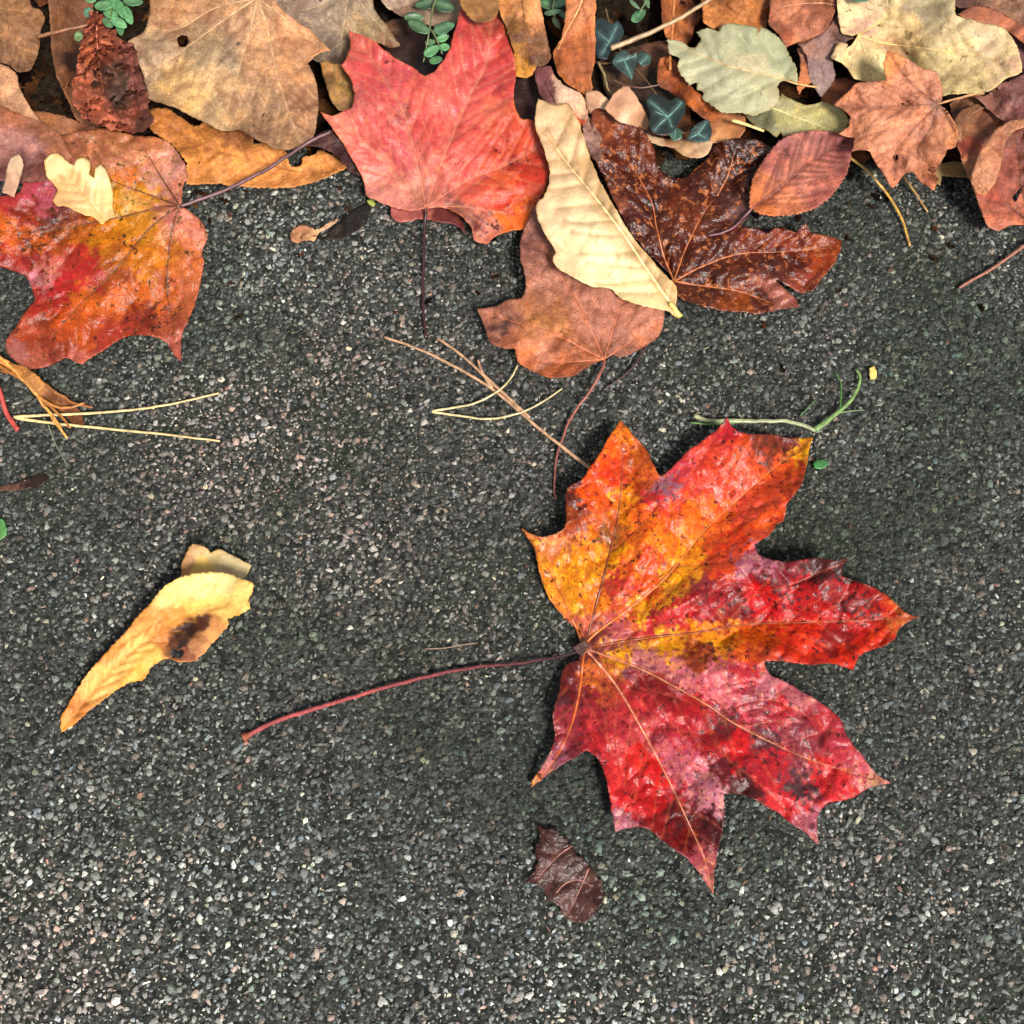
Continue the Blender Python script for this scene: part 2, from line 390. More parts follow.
MC = [(535,550,(232,140,45)),(550,580,(240,150,40)),(560,545,(222,130,80)),(547,540,(225,140,90)),(560,608,(236,140,50)),(572,600,(240,150,35)),(580,625,(205,100,70)),(566,570,(240,150,30)),
 (620,430,(238,120,25)),(606,448,(235,95,15)),(615,470,(215,55,12)),(640,455,(190,85,25)),(648,470,(205,90,35)),(590,485,(228,80,15)),(572,495,(120,42,18)),(570,520,(150,60,20)),(600,505,(230,80,15)),(624,500,(240,140,15)),(640,490,(190,70,20)),(590,540,(235,125,20)),(612,555,(245,150,15)),(585,575,(242,145,20)),(645,520,(225,95,20)),(660,545,(242,132,16)),(635,560,(238,115,16)),(600,520,(200,90,25)),(605,535,(150,85,30)),
 (650,590,(235,95,12)),(625,612,(214,84,40)),(616,590,(180,60,40)),(600,600,(235,120,30)),(640,578,(228,80,20)),(655,500,(205,40,45)),
 (727,430,(190,25,40)),(700,450,(214,62,46)),(680,470,(195,45,62)),(663,487,(150,80,110)),(690,488,(215,60,40)),(740,450,(214,74,30)),(770,445,(130,45,18)),(792,441,(120,35,18)),(803,448,(248,165,15)),(790,470,(232,85,22)),(760,480,(222,75,30)),(730,490,(225,70,35)),(700,512,(240,105,22)),(722,520,(240,100,35)),(750,510,(225,75,50)),(780,500,(222,75,35)),(690,555,(245,145,15)),(740,540,(230,65,15)),(712,562,(222,72,25)),(668,520,(228,84,26)),(650,560,(226,70,24)),(675,545,(236,120,20)),(625,585,(205,52,40)),(797,485,(190,60,25)),(675,530,(235,120,15)),(765,525,(225,80,25)),
 (640,610,(240,160,20)),(668,588,(245,160,12)),(685,572,(245,150,15)),(680,608,(195,18,36)),(650,622,(195,30,50)),(720,590,(160,10,24)),(760,595,(200,14,26)),(740,610,(132,6,18)),(752,560,(186,92,122)),(772,565,(176,84,114)),(705,585,(150,30,55)),(800,590,(186,14,16)),(780,605,(190,12,24)),(840,600,(140,12,18)),(870,600,(150,18,18)),(850,570,(80,10,16)),(820,568,(90,12,20)),(790,572,(140,20,40)),(885,612,(190,45,22)),(903,615,(200,100,45)),(618,634,(190,85,95)),(825,610,(182,16,16)),(700,605,(165,12,28)),(790,608,(176,12,18)),(770,580,(120,12,22)),(850,590,(170,18,18)),
 (620,649,(235,150,25)),(660,645,(238,155,15)),(710,642,(238,140,8)),(755,638,(232,95,10)),(800,640,(225,50,12)),(835,640,(150,20,15)),(850,660,(225,45,12)),(880,636,(215,50,22)),(700,656,(150,55,20)),(760,655,(190,60,15)),(865,625,(190,20,20)),
 (640,661,(165,80,98)),(680,676,(205,98,118)),(720,680,(210,92,114)),(650,664,(196,110,116)),(750,675,(200,32,60)),(768,682,(200,104,124)),(800,700,(188,88,106)),(780,722,(176,44,60)),(815,745,(150,44,62)),(820,722,(190,40,62)),(780,708,(200,28,50)),(840,740,(185,40,66)),(862,767,(190,70,95)),(885,781,(225,150,135)),(795,730,(140,36,62)),(760,700,(150,40,70)),(745,715,(190,40,70)),  # pale pinks here and below paint wet sky sheen on the lower lobes
 (650,684,(150,22,30)),(690,710,(185,22,36)),(740,750,(205,18,28)),(770,760,(200,30,48)),(800,785,(95,48,66)),(785,800,(200,28,42)),(815,832,(180,80,108)),(840,785,(205,34,50)),(730,722,(120,36,50)),(765,742,(120,50,70)),(745,785,(95,14,18)),(722,772,(130,26,38)),(800,765,(150,52,74)),(820,775,(205,34,44)),
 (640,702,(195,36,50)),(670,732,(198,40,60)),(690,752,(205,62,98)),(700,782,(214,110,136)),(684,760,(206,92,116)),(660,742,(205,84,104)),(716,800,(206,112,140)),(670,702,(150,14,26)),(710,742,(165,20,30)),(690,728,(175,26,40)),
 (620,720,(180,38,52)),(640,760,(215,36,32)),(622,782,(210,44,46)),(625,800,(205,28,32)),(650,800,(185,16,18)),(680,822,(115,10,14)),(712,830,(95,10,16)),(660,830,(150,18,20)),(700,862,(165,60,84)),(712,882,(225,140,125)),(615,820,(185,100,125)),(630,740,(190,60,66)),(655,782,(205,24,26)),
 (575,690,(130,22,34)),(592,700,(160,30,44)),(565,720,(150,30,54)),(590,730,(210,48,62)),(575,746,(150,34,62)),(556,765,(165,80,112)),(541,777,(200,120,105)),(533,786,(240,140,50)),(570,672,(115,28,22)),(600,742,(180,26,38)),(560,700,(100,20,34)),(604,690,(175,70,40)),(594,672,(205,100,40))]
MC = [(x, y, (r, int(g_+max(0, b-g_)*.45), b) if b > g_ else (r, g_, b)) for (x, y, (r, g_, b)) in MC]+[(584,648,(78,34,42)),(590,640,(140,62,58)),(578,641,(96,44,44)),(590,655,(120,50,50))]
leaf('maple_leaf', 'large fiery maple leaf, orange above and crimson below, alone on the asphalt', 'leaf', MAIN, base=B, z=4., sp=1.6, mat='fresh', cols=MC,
 hts=[(584,648,3),(525,532,7),(621,422,11),(570,490,9),(590,560,5),(727,420,10),(813,437,6),(720,520,6),(800,500,9),(660,475,8),(919,617,8),(850,560,12),(780,562,11),(853,668,3),(750,620,5),(700,600,9),(891,783,8),(840,730,12),(818,843,5),(780,740,8),(713,892,7),(670,760,8),(615,830,4),(531,787,3),(560,700,8),(590,720,5),(700,690,11),(765,665,9),(740,790,10),(660,840,8)],
 veins=MV, vcols=[(190,105,45),(128,62,34),(214,128,64),(150,72,34),(196,122,92),(226,150,120),(215,110,52)], vr=(.5,.14), extra=[[(702,702),(719,749),(759,784),(789,813),(817,842)],[(668,577),(674,548),(676,500),(700,460),(726,422)],[(735,626),(746,600),(790,585),(846,562)],[(700,702),(735,690),(770,680)],[(619,690),(650,740),(617,828)],[(720,714),(770,700),(840,735)]],
 pillow=.45, und=1.8, curl=1.9, crumple=.26, fold=4.4, ridge=1.2, crease=.45, warp=10, wf=1.4, pw=6, veincol=(214,104,76), vstr=.28, gap=32, edgecol=(120,50,30), edgew=1.5, seed=3,
 spot=.56, spots=[(790,600,60,.78),(700,600,30,.7),(650,545,45,.6),(760,480,40,.6),(660,790,50,.6),(575,500,14,.9),(610,540,18,.75),(635,560,14,.8),(625,600,16,.8),(780,440,20,.9),(850,572,26,1.),(860,610,40,.9),(800,630,30,.6),(710,655,22,.9),(640,655,10,.5),(720,600,40,.75),(760,570,20,.7),(690,820,30,.8),(800,790,22,.8),(765,735,35,.8),(640,505,18,.7),(635,460,16,.7),(570,690,22,.7),(740,450,30,.7),(670,600,12,.9),(740,790,18,.7)],
 stem=[(586,649,3.2),(560,656,2.6),(520,663,2.2),(470,668,2.),(425,677,2.2),(380,689,2.6),(320,707,2.4),(275,722,1.8),(243,738,1.4)], stemcol=(72,34,44), stemcol2=(190,96,98), stemr=(.5,.85), knob=.9,
 patches=[dict(name='stem_joint', P=[(573,647),(579,643),(584,638),(588,643),(594,647),(588,652),(581,658),(576,652)], z=3.6, cols=[(584,648,(72,38,40)),(590,648,(150,90,70))], mat='dry', sp=1.4, curl=.1, und=.1)])

# ---- orange-red maple at the left edge
leaf('maple_leaf', 'orange maple leaf with dark blotches, cut off by the left edge, under the oak leaf', 'leaf',
 [(179,207),(182,202),(182,188),(187,177),(186,166),(178,153),(167,141),(160,138),(134,135),(104,129),(82,131),(60,136),(62,150),(74,165),(60,176),(40,180),(24,182),(20,192),(0,196),(-30,190),(-50,220),(-40,262),(0,267),(14,271),(27,278),(34,299),(22,316),(14,330),(7,338),(5,349),(16,362),(30,369),(46,367),(66,358),(82,364),(93,357),(109,346),(123,338),(142,335),(159,338),(167,343),(175,356),(181,362),(181,346),(182,337),(189,319),(196,300),(201,278),(204,261),(202,252),(208,237),(204,226),(197,217),(186,209)],
 base=(180,206), z=12, mat='burnt', sp=2., hts=[(180,206,14),(130,140,19),(60,150,20),(186,165,16),(0,200,17),(-40,230,16),(30,290,6),(20,360,5),(80,360,2.5),(180,360,2.5),(205,240,9),(190,300,5),(110,260,12),(120,320,5)],
 veins=[[(180,206),(160,207),(130,215),(100,221),(60,229),(20,232),(-30,228)],[(180,206),(150,228),(115,270),(75,310),(50,340)],[(180,206),(173,225),(168,260),(168,300),(178,350)],[(180,206),(163,180),(148,155),(136,137)],[(180,206),(150,195),(110,180),(80,165)]],
 vcol=(110,62,30), vr=(.38,.12), veincol=(150,80,40), vstr=.25, pillow=.55, crease=.35, gap=26, und=1.4, curl=1.4, warp=11, wf=1.2, pw=5, seed=17, edgecol=(150,70,40), spot=.52,
 spots=[(160,310,30,.75),(40,240,30,.8),(128,245,14,1.),(172,286,12,1.),(145,320,22,.8),(60,215,18,.8),(30,240,18,.8),(82,240,6,1.),(105,285,14,.6),(130,330,20,.8),(100,225,12,.6)],
 cols=[(175,165,(222,155,135)),(150,160,(225,150,115)),(150,142,(215,135,90)),(110,140,(190,120,80)),(80,140,(170,105,72)),(115,160,(215,140,105)),(165,178,(225,160,140)),(172,190,(215,135,115)),(130,178,(205,110,40)),
  (110,195,(222,150,45)),(140,192,(225,145,45)),(130,205,(235,175,95)),(35,188,(190,70,85)),(48,195,(185,85,100)),(10,200,(180,50,45)),(30,212,(150,42,20)),(60,215,(120,38,20)),(0,235,(205,95,22)),(40,235,(195,90,25)),(80,232,(200,105,20)),(100,240,(215,128,24)),(130,225,(226,145,36)),(120,255,(205,112,28)),(75,225,(140,62,20)),(120,275,(170,78,26)),(50,225,(120,50,20)),
  (0,258,(175,45,30)),(30,265,(150,35,22)),(75,262,(185,45,30)),(60,285,(195,35,35)),(85,275,(190,40,35)),(40,300,(170,40,25)),(45,272,(195,110,95)),(35,278,(215,130,140)),(90,300,(214,100,20)),(60,320,(200,78,22)),(25,335,(176,66,26)),(15,352,(195,116,104)),(35,358,(180,88,66)),(60,350,(150,56,28)),(80,330,(196,82,22)),(45,320,(150,58,24)),(82,360,(205,110,95)),
  (120,300,(205,95,25)),(150,260,(222,130,28)),(160,290,(205,100,30)),(185,300,(200,105,60)),(195,265,(215,115,60)),(190,230,(220,125,85)),(203,240,(225,135,105)),(140,325,(150,48,25)),(170,325,(170,80,50)),(178,350,(210,110,95)),(110,335,(180,60,35)),(175,250,(215,125,45)),(188,215,(215,130,110))],
 stem=[(180,206,14.5),(205,198,14),(230,188,14.5),(262,172,17),(285,158,20),(307,143,23),(331,131,23)], stemcol=(112,72,76), stemr=(.75,.65), knob=0)

# ---- red maple, top middle
leaf('maple_leaf', 'pinkish red maple leaf with its thin dark stem hanging down onto the asphalt', 'leaf',
 [(426,208),(418,210),(406,210),(393,207),(381,203),(366,195),(364,183),(359,171),(352,159),(342,142),(332,127),(320,112),(332,116),(342,112),(352,107),(354,98),(353,85),(347,73),(342,66),(348,54),(350,42),(348,31),(361,35),(374,41),(386,51),(400,61),(415,69),(426,76),(437,68),(447,54),(453,37),(457,22),(461,8),(470,2),(482,-6),(494,4),(503,22),(508,37),(513,54),(516,73),(514,90),(515,107),(522,119),(532,120),(540,141),(547,159),(549,171),(545,190),(535,207),(527,227),(510,231),(496,236),(486,244),(474,240),(470,226),(455,212),(440,207)],
 base=(426,207), z=20, mat='waxy', sp=2., hts=[(426,207,9),(366,190,7),(320,112,24),(348,32,26),(380,90,24),(426,76,22),(461,10,24),(500,20,24),(515,90,20),(548,165,16),(530,225,7),(490,242,4),(440,140,19),(480,180,14)],
 veins=[[(426,207),(418,171),(405,117),(381,73),(366,51),(350,34)],[(426,207),(440,166),(457,124),(471,93),(486,63),(492,20)],[(426,207),(405,183),(369,146),(344,127),(322,113)],[(426,207),(466,181),(503,166),(542,146)],[(426,207),(466,207),(512,214)]],
 vcol=(205,125,100), vr=(.36,.12), veincol=(222,140,110), vstr=.3, pillow=.7, crease=.3, curl=1.2, warp=12, wf=1.1, pw=4.2, fold=1.6, seed=29, edgecol=(205,110,70), spot=.1,
 spots=[(525,165,22,.8),(505,190,20,.65),(480,150,18,.6),(388,64,5,.9),(404,110,4.5,1.),(358,116,6,.8),(500,145,18,.7),(516,152,7,1.),(520,160,18,.7),(470,158,14,.55),(510,205,14,.6),(490,225,14,.8)],
 cols=[(355,45,(200,85,75)),(370,70,(205,72,70)),(395,80,(205,78,82)),(385,100,(200,70,72)),(404,111,(160,66,60)),(360,100,(190,85,85)),(365,125,(215,95,88)),(345,125,(225,125,105)),(390,130,(205,72,70)),(400,150,(210,92,92)),(380,160,(215,100,88)),(375,190,(226,140,125)),(400,195,(222,135,120)),(420,195,(185,110,95)),
  (415,90,(215,85,75)),(425,120,(208,72,68)),(440,90,(215,88,80)),(470,40,(198,68,66)),(495,15,(170,58,42)),(500,50,(198,62,58)),(480,80,(200,70,68)),(505,90,(195,62,62)),(460,110,(215,90,82)),(500,110,(218,98,75)),(450,150,(205,75,68)),(440,180,(215,105,92)),
  (480,140,(205,72,60)),(505,140,(190,58,34)),(520,150,(205,70,34)),(495,185,(218,76,32)),(530,135,(200,65,35)),(540,160,(190,52,30)),(515,160,(170,42,28)),(500,175,(224,92,48)),(470,165,(208,80,70)),(530,180,(198,48,20)),(500,200,(205,52,22)),(480,195,(215,80,60)),(520,205,(205,60,18)),(505,222,(238,115,22)),(527,218,(235,105,25)),(475,225,(125,55,45)),(485,238,(205,120,100)),(460,212,(150,85,70))],
 stem=[(426,207,9),(425,225,5),(424,260,3),(423,290,2.2),(424,318,2.),(426,338,1.6)], stemcol=(78,30,36), stemr=(.55,.5), knob=.2,
 patches=[dict(name='folded_lobe', P=[(391,206),(391,216),(400,222),(420,219),(438,222),(455,225),(466,234),(460,216),(448,205),(420,202)], z=4.5, hts=[(395,214,4.5),(450,222,4)], cols=[(400,215,(190,100,92)),(440,218,(120,50,46)),(420,215,(180,95,88))], seed=5, curl=.4)])

# ---- small oak leaf lying on the orange maple
leaf('oak_leaf', 'small pale yellow lobed oak leaf lying on the orange maple leaf', 'leaf',
 [(44,161),(51,154),(60,155),(68,162),(73,166),(77,159),(84,157),(90,163),(89,174),(94,178),(95,169),(101,164),(106,171),(111,185),(113,198),(112,205),(115,217),(108,219),(102,224),(94,217),(80,213),(68,207),(56,205),(52,200),(58,191),(54,184),(48,178),(45,169)],
 base=(104,221), z=21, mat='pale', sp=1.7, hts=[(60,160,25),(104,221,17),(85,165,25),(105,175,24),(55,200,20),(80,190,22)], veins=[[(104,221),(90,203),(78,188),(62,166)]], gap=13, ang=50, seclen=26, vcol=(215,160,85), vr=(.3,.1), veincol=(250,215,140), vstr=.3,
 cols=[(60,165,(250,210,125)),(100,172,(255,225,150)),(85,162,(252,215,130)),(80,195,(232,175,90)),(65,200,(225,165,85)),(105,200,(245,195,105)),(100,218,(240,190,105)),(70,180,(228,165,70))], edgecol=(225,170,90), pillow=.8, curl=.8, warp=5, seed=4, spot=.12)
leaf('rolled_leaf', 'pale rolled up leaf stub standing beside the oak leaf at the left edge', 'leaf',
 [(2,192),(5,178),(8,164),(13,156),(19,154),(23,160),(22,172),(18,186),(14,197)], z=22, mat='pale', sp=1.6, hts=[(12,175,28),(3,180,20),(22,175,20),(8,195,22)], cols=[(14,165,(222,178,130)),(10,185,(205,150,110))], curl=0, und=.3, seed=6)

# ---- bitten orange leaf
leaf('bitten_leaf', 'ochre orange leaf with bitten ragged upper edge, under the maple leaf stem', 'leaf',
 [(152,109),(167,109),(178,116),(195,126),(212,120),(236,122),(250,128),(253,145),(262,143),(267,140),(276,142),(284,150),(286,158),(290,167),(296,168),(301,166),(303,158),(312,156),(321,150),(330,155),(337,159),(346,167),(328,176),(308,183),(287,187),(263,187),(239,185),(212,183),(188,184),(186,171),(188,164),(178,150),(164,138),(152,130),(148,120)],
 base=(340,168), z=12, mat='dry', sp=2., hts=[(160,120,14),(340,168,9),(250,184,6.5),(200,180,9),(240,150,12),(190,150,12.5)], veins=[[(340,168),(300,172),(250,160),(205,146),(160,120)]], gap=11, ang=50, seclen=40, vcol=(175,110,55), vr=(.25,.1), veincol=(160,95,45), vstr=.35,
 cols=[(160,120,(195,125,60)),(200,150,(205,135,65)),(230,165,(222,150,78)),(260,160,(215,145,75)),(280,178,(222,150,85)),(320,165,(200,135,70)),(210,178,(210,140,75)),(240,135,(150,95,50)),(335,165,(185,120,65))], edgecol=(225,165,100), curl=1., crumple=.3, pillow=.8, seed=14, ser=(1.3,6))  # darker brown at the upper middle paints the shadow along the top

# ---- large tan maple, top left
leaf('maple_leaf', 'large dull tan maple leaf with a round hole, lying upside down at the top', 'leaf',
 [(256,-6),(225,-16),(180,-20),(150,-12),(149,14),(144,31),(128,42),(137,58),(144,78),(150,99),(171,106),(191,116),(212,126),(222,131),(239,130),(253,137),(273,147),(285,150),(297,147),(311,140),(315,130),(318,113),(318,96),(314,75),(308,63),(318,54),(331,51),(318,37),(301,24),(280,7),(270,-6)],
 base=(257,-2), z=24, mat='dry', sp=2.1, hts=[(257,0,32),(150,0,28),(130,44,27),(150,98,23),(222,130,20),(285,150,19),(318,100,23),(330,51,29),(230,60,28),(290,60,27)],
 veins=[[(257,-2),(250,30),(239,68),(230,100),(222,127)],[(257,-2),(267,27),(277,75),(290,116),(300,141)],[(257,-2),(232,14),(205,34),(175,56),(147,76)],[(257,-2),(215,8),(180,28),(150,30)],[(257,-2),(285,18),(326,50)]],
 holes=[[(177,38),(181,35),(187,36),(189,42),(185,47),(179,46)]], vcol=(205,165,125), vr=(.42,.14), veincol=(215,175,130), vstr=.3, pillow=.8, curl=1.4, warp=10, pw=4, seed=31, edgecol=(120,85,60), crumple=.3,
 cols=[(170,10,(165,120,85)),(200,10,(180,135,100)),(160,50,(165,140,115)),(150,70,(180,155,130)),(175,75,(200,165,115)),(190,95,(198,162,112)),(210,60,(175,150,120)),(225,90,(190,155,115)),(215,110,(170,145,110)),(240,100,(165,130,100)),(255,60,(185,140,105)),(250,20,(180,140,110)),(290,30,(205,150,110)),(310,48,(205,150,110)),(295,70,(180,130,95)),(305,100,(165,120,90)),(270,110,(150,118,90)),(260,130,(150,115,90)),(285,135,(145,110,80)),(230,60,(150,130,110)),(200,40,(160,135,105))],
 spot=.25, spots=[(225,55,25,.6),(265,120,22,.6),(190,20,14,.5),(180,60,12,.6)])
leaf('crinkled_leaf', 'crinkled reddish brown leaf full of small holes below the green sprig', 'leaf',
 [(91,10),(102,14),(105,25),(116,32),(121,39),(130,42),(137,53),(139,67),(144,81),(149,98),(149,109),(153,120),(141,132),(123,130),(105,127),(88,120),(77,109),(72,95),(76,65),(79,54),(83,35),(86,23)],
 base=(97,12), z=22, mat='dry', sp=1.7, hts=[(97,12,30),(140,60,26),(75,90,20),(110,90,25),(120,75,20),(140,128,22),(90,118,22),(128,100,19)], veins=[[(97,12),(97,40),(100,70),(104,95)]], gap=10, ang=60, seclen=24,
 holes=[[(90,84),(94,80),(100,82),(98,87),(93,89)],[(92,68),(95,70),(98,78),(95,78)]], vcol=(205,125,95), vr=(.35,.15), veincol=(120,60,42), vstr=.5, pillow=2.4, crease=1.4, crumple=2.0, curl=2.6, jit=2.2, seed=8, warp=6,
 cols=[(95,30,(180,100,75)),(85,60,(178,98,70)),(105,50,(182,102,76)),(115,70,(100,68,55)),(125,85,(85,62,50)),(130,60,(130,72,60)),(135,85,(125,72,65)),(85,95,(178,98,72)),(100,112,(175,95,72)),(130,118,(150,80,60)),(120,95,(95,65,52)),(145,125,(110,60,45))], spot=.5)  # dark browns right of centre paint the shade inside the fold
leaf('curved_leaf', 'long dark brown leaf curving down behind the crinkled leaf', 'leaf',
 [(47,-12),(50,20),(51,44),(56,74),(67,98),(76,118),(92,128),(104,124),(100,90),(90,50),(92,20),(95,-12)], z=14, mat='dry', hts=[(48,0,22),(56,74,18),(76,118,13),(92,127,9),(95,0,9),(90,60,4),(85,90,4),(100,110,4)], cols=[(55,20,(125,82,52)),(70,30,(115,72,45)),(62,80,(130,85,55)),(85,10,(130,85,60)),(80,60,(70,42,28)),(80,110,(140,95,65))], edgecol=(170,120,85), seed=12, curl=.6)
leaf('brown_leaf', 'dull brown veined leaf filling the top left corner', 'leaf',
 [(-30,-12),(28,-12),(32,7),(39,9),(45,19),(41,30),(40,44),(35,60),(30,70),(18,72),(10,65),(-30,58)], base=(-25,5), z=23, mat='dry', hts=[(-20,20,24),(30,0,26),(35,60,20),(10,30,26)], veins=[[(-25,5),(0,22),(14,40),(28,66)],[(-25,5),(0,8),(38,14)]], gap=12, vcol=(175,130,88), vr=(.25,.1), veincol=(175,130,90), vstr=.4,
 cols=[(10,10,(130,92,60)),(35,15,(140,98,62)),(10,35,(140,100,68)),(28,50,(125,88,58)),(20,64,(105,70,45)),(0,50,(115,80,52))], seed=15)
leaf('pointed_leaf', 'smooth tan leaf tapering to a point below the corner leaf', 'leaf',
 [(-25,58),(10,68),(18,76),(19,86),(26,100),(35,114),(46,128),(35,124),(18,113),(0,108),(-25,104)], z=21, mat='dry', hts=[(0,80,24),(45,127,20),(0,104,20)], cols=[(0,75,(185,140,110)),(10,95,(195,150,122)),(35,118,(198,150,118)),(0,100,(175,125,98))], seed=16, edgecol=(215,170,135))
leaf('purple_brown_leaf', 'brown leaf with bloom of purple, between the tan point and the oak leaf', 'leaf',
 [(-25,100),(0,106),(18,113),(50,127),(64,140),(75,165),(60,168),(48,180),(35,182),(24,184),(10,180),(-25,186)], z=18, mat='dry', hts=[(0,108,22),(60,145,22),(0,180,15),(40,170,17)], cols=[(10,115,(155,92,62)),(40,130,(150,95,68)),(60,155,(165,105,75)),(5,140,(165,115,112)),(30,145,(160,112,112)),(20,165,(120,75,72)),(45,165,(125,72,62)),(0,125,(150,95,78))], seed=19, crumple=.4, curl=1.)
leaf('brown_leaf', 'narrow brown leaf wedged above the orange maple leaf', 'leaf',
 [(30,110),(60,115),(90,125),(120,130),(112,138),(80,140),(56,140),(44,130)], z=15.5, mat='dry', hts=[(35,112,17),(115,130,15)], cols=[(50,120,(150,98,65)),(90,130,(135,82,52)),(60,135,(155,100,68))], seed=20)
# ---- grey leaves behind
leaf('grey_leaf', 'weathered grey brown leaf between the tan maple leaf and the red maple leaf', 'leaf',
 [(255,-20),(370,-20),(374,8),(388,28),(400,46),(390,48),(376,42),(356,44),(347,58),(339,66),(325,64),(296,50),(270,20)], base=(350,-12), z=16, mat='dry', hts=[(300,0,20),(400,46,18),(339,64,12),(360,10,22)], veins=[[(350,-12),(366,10),(382,28),(398,45)],[(350,-12),(345,15),(340,55)],[(350,-12),(320,5),(296,12)]], gap=18, vcol=(195,165,125), vr=(.3,.1), veincol=(185,165,140), vstr=.3,
 cols=[(300,10,(150,130,118)),(330,20,(165,148,132)),(320,45,(115,98,85)),(345,25,(160,140,120)),(370,30,(150,128,98)),(390,42,(140,105,75)),(340,55,(95,78,66)),(300,30,(130,112,100)),(365,5,(160,142,122))], seed=21, spot=.4, crumple=.35)
leaf('grey_leaf', 'pale grey leaf behind the green sprig at the top', 'leaf',
 [(372,-18),(470,-18),(464,6),(458,22),(440,26),(412,20),(394,12),(382,2)], z=15, mat='dry', hts=[(400,0,18),(458,20,14)], cols=[(395,0,(172,150,135)),(430,8,(165,145,130)),(455,10,(150,130,112)),(410,16,(120,95,80))], seed=23, spot=.2)
leaf('dark_leaf_or_patch', 'nearly black maroon leaf in the hollow behind the red maple leaf', 'leaf',
 [(380,22),(410,18),(442,24),(455,50),(452,72),(430,92),(404,80),(386,56)], z=9, mat='dry', cols=[(400,40,(62,28,22)),(440,40,(56,30,22)),(425,75,(36,14,12)),(390,30,(105,75,55))], seed=24)
leaf('torn_leaf', 'small torn mustard yellow leaf scrap beside the red maple tip', 'leaf',
 [(320,62),(326,60),(335,64),(345,64),(360,70),(362,100),(352,110),(341,111),(331,100),(326,84)], z=18, mat='mottled', sp=1.8, hts=[(325,65,19),(341,110,17),(355,80,14)], cols=[(330,70,(175,120,40)),(340,85,(190,140,50)),(345,105,(170,122,60)),(328,80,(130,88,35)),(350,75,(150,95,35))], seed=25, spot=.6, crumple=.8)
leaf('dark_leaf_or_patch', 'dark purple folded scrap under the left tip of the red maple leaf', 'leaf',
 [(305,145),(318,134),(329,129),(340,140),(352,157),(363,177),(350,172),(340,160),(331,152),(318,147)], z=10, mat='dry', sp=1.8, hts=[(307,145,16),(329,131,20),(360,175,7)], cols=[(320,142,(95,62,60)),(340,150,(72,36,36)),(355,170,(80,42,40))], seed=26)
leaf('yellow_brown_leaf', 'yellow brown leaf tip covering the red maple leaf at the top edge', 'leaf',
 [(458,-18),(461,6),(466,13),(471,19),(478,23),(486,22),(494,19),(499,8),(496,-18)], z=31, mat='mottled', sp=1.8, cols=[(470,5,(165,112,35)),(485,10,(160,105,40)),(480,18,(130,82,30)),(465,-5,(185,130,40))], seed=27, spot=.4)
leaf('brown_leaf', 'large brown leaf with mustard left half beside the red maple lobe', 'leaf',
 [(494,2),(500,12),(506,28),(511,44),(515,62),(516,76),(525,78),(533,74),(536,67),(545,65),(551,58),(548,44),(545,28),(541,8),(538,-14),(496,-14)], base=(520,-12), z=23, mat='dry', sp=1.9, hts=[(496,5,25),(520,20,28),(550,50,22),(520,76,20)], veins=[[(520,-12),(524,20),(522,50),(524,74)]], gap=14, vcol=(120,78,45), vr=(.22,.1), veincol=(120,78,45), vstr=.3,
 cols=[(520,5,(212,148,95)),(535,20,(205,140,98)),(515,25,(130,88,45)),(525,35,(120,80,52)),(540,45,(135,92,65)),(515,50,(165,112,35)),(525,68,(200,140,52)),(513,60,(185,125,35)),(538,60,(110,72,48)),(505,10,(200,135,75))], seed=28, spot=.35)
leaf('dark_leaf_or_patch', 'dark chocolate leaf in the gap right of the red maple leaf', 'leaf',
 [(510,76),(535,66),(549,74),(548,100),(540,124),(520,124),(510,108)], z=12, mat='dry', cols=[(520,90,(62,32,26)),(535,110,(70,30,24)),(540,80,(80,40,36))], seed=33, und=.4)
leaf('two_tone_leaf', 'pinkish cream leaf with a purple corner above the cream leaf', 'leaf',
 [(534,66),(550,66),(556,77),(566,86),(579,92),(585,100),(588,116),(583,126),(574,120),(556,112),(545,104),(538,90)], base=(556,104), z=18, mat='dry', sp=1.8, hts=[(540,70,20),(585,110,20),(556,104,21)], veins=[[(556,104),(550,92),(541,76)]], sec=False, vcol=(70,32,32), vr=(.25,.15),
 cols=[(542,75,(125,75,80)),(545,92,(120,72,72)),(562,90,(218,182,162)),(575,98,(215,175,155)),(582,112,(205,165,145)),(580,122,(190,80,45))], seed=34, pw=7)
leaf('shrivelled_leaf', 'greyish mauve shrivelled leaf edge right of the cream leaf', 'leaf',
 [(584,108),(590,118),(597,130),(602,138),(600,146),(603,154),(598,162),(592,158),(586,146),(583,130)], z=19, mat='dry', sp=1.7, cols=[(590,125,(165,128,118)),(597,140,(150,118,112)),(594,155,(130,95,88))], seed=35, crumple=.8, curl=1.5)
leaf('hanging_leaf', 'rusty brown strip of leaf with pale midrib pointing down at the top', 'leaf',
 [(566,-14),(565,19),(560,41),(553,53),(554,62),(559,75),(566,83),(576,89),(585,95),(592,89),(591,78),(594,66),(595,47),(595,23),(597,-14)], base=(586,-12), z=23, mat='dry', sp=1.9, hts=[(580,0,30),(558,50,25),(585,94,19),(594,40,23)], veins=[[(586,-12),(578,10),(566,32),(557,52)]], gap=13, vcol=(235,175,115), vr=(.55,.25), veincol=(150,80,45), vstr=.3,
 cols=[(575,15,(205,135,88)),(588,30,(198,122,82)),(575,45,(192,112,66)),(588,55,(182,102,60)),(580,70,(150,82,38)),(565,65,(165,90,42)),(585,85,(150,85,40)),(592,10,(190,120,80))], seed=36, edgecol=(205,140,85))
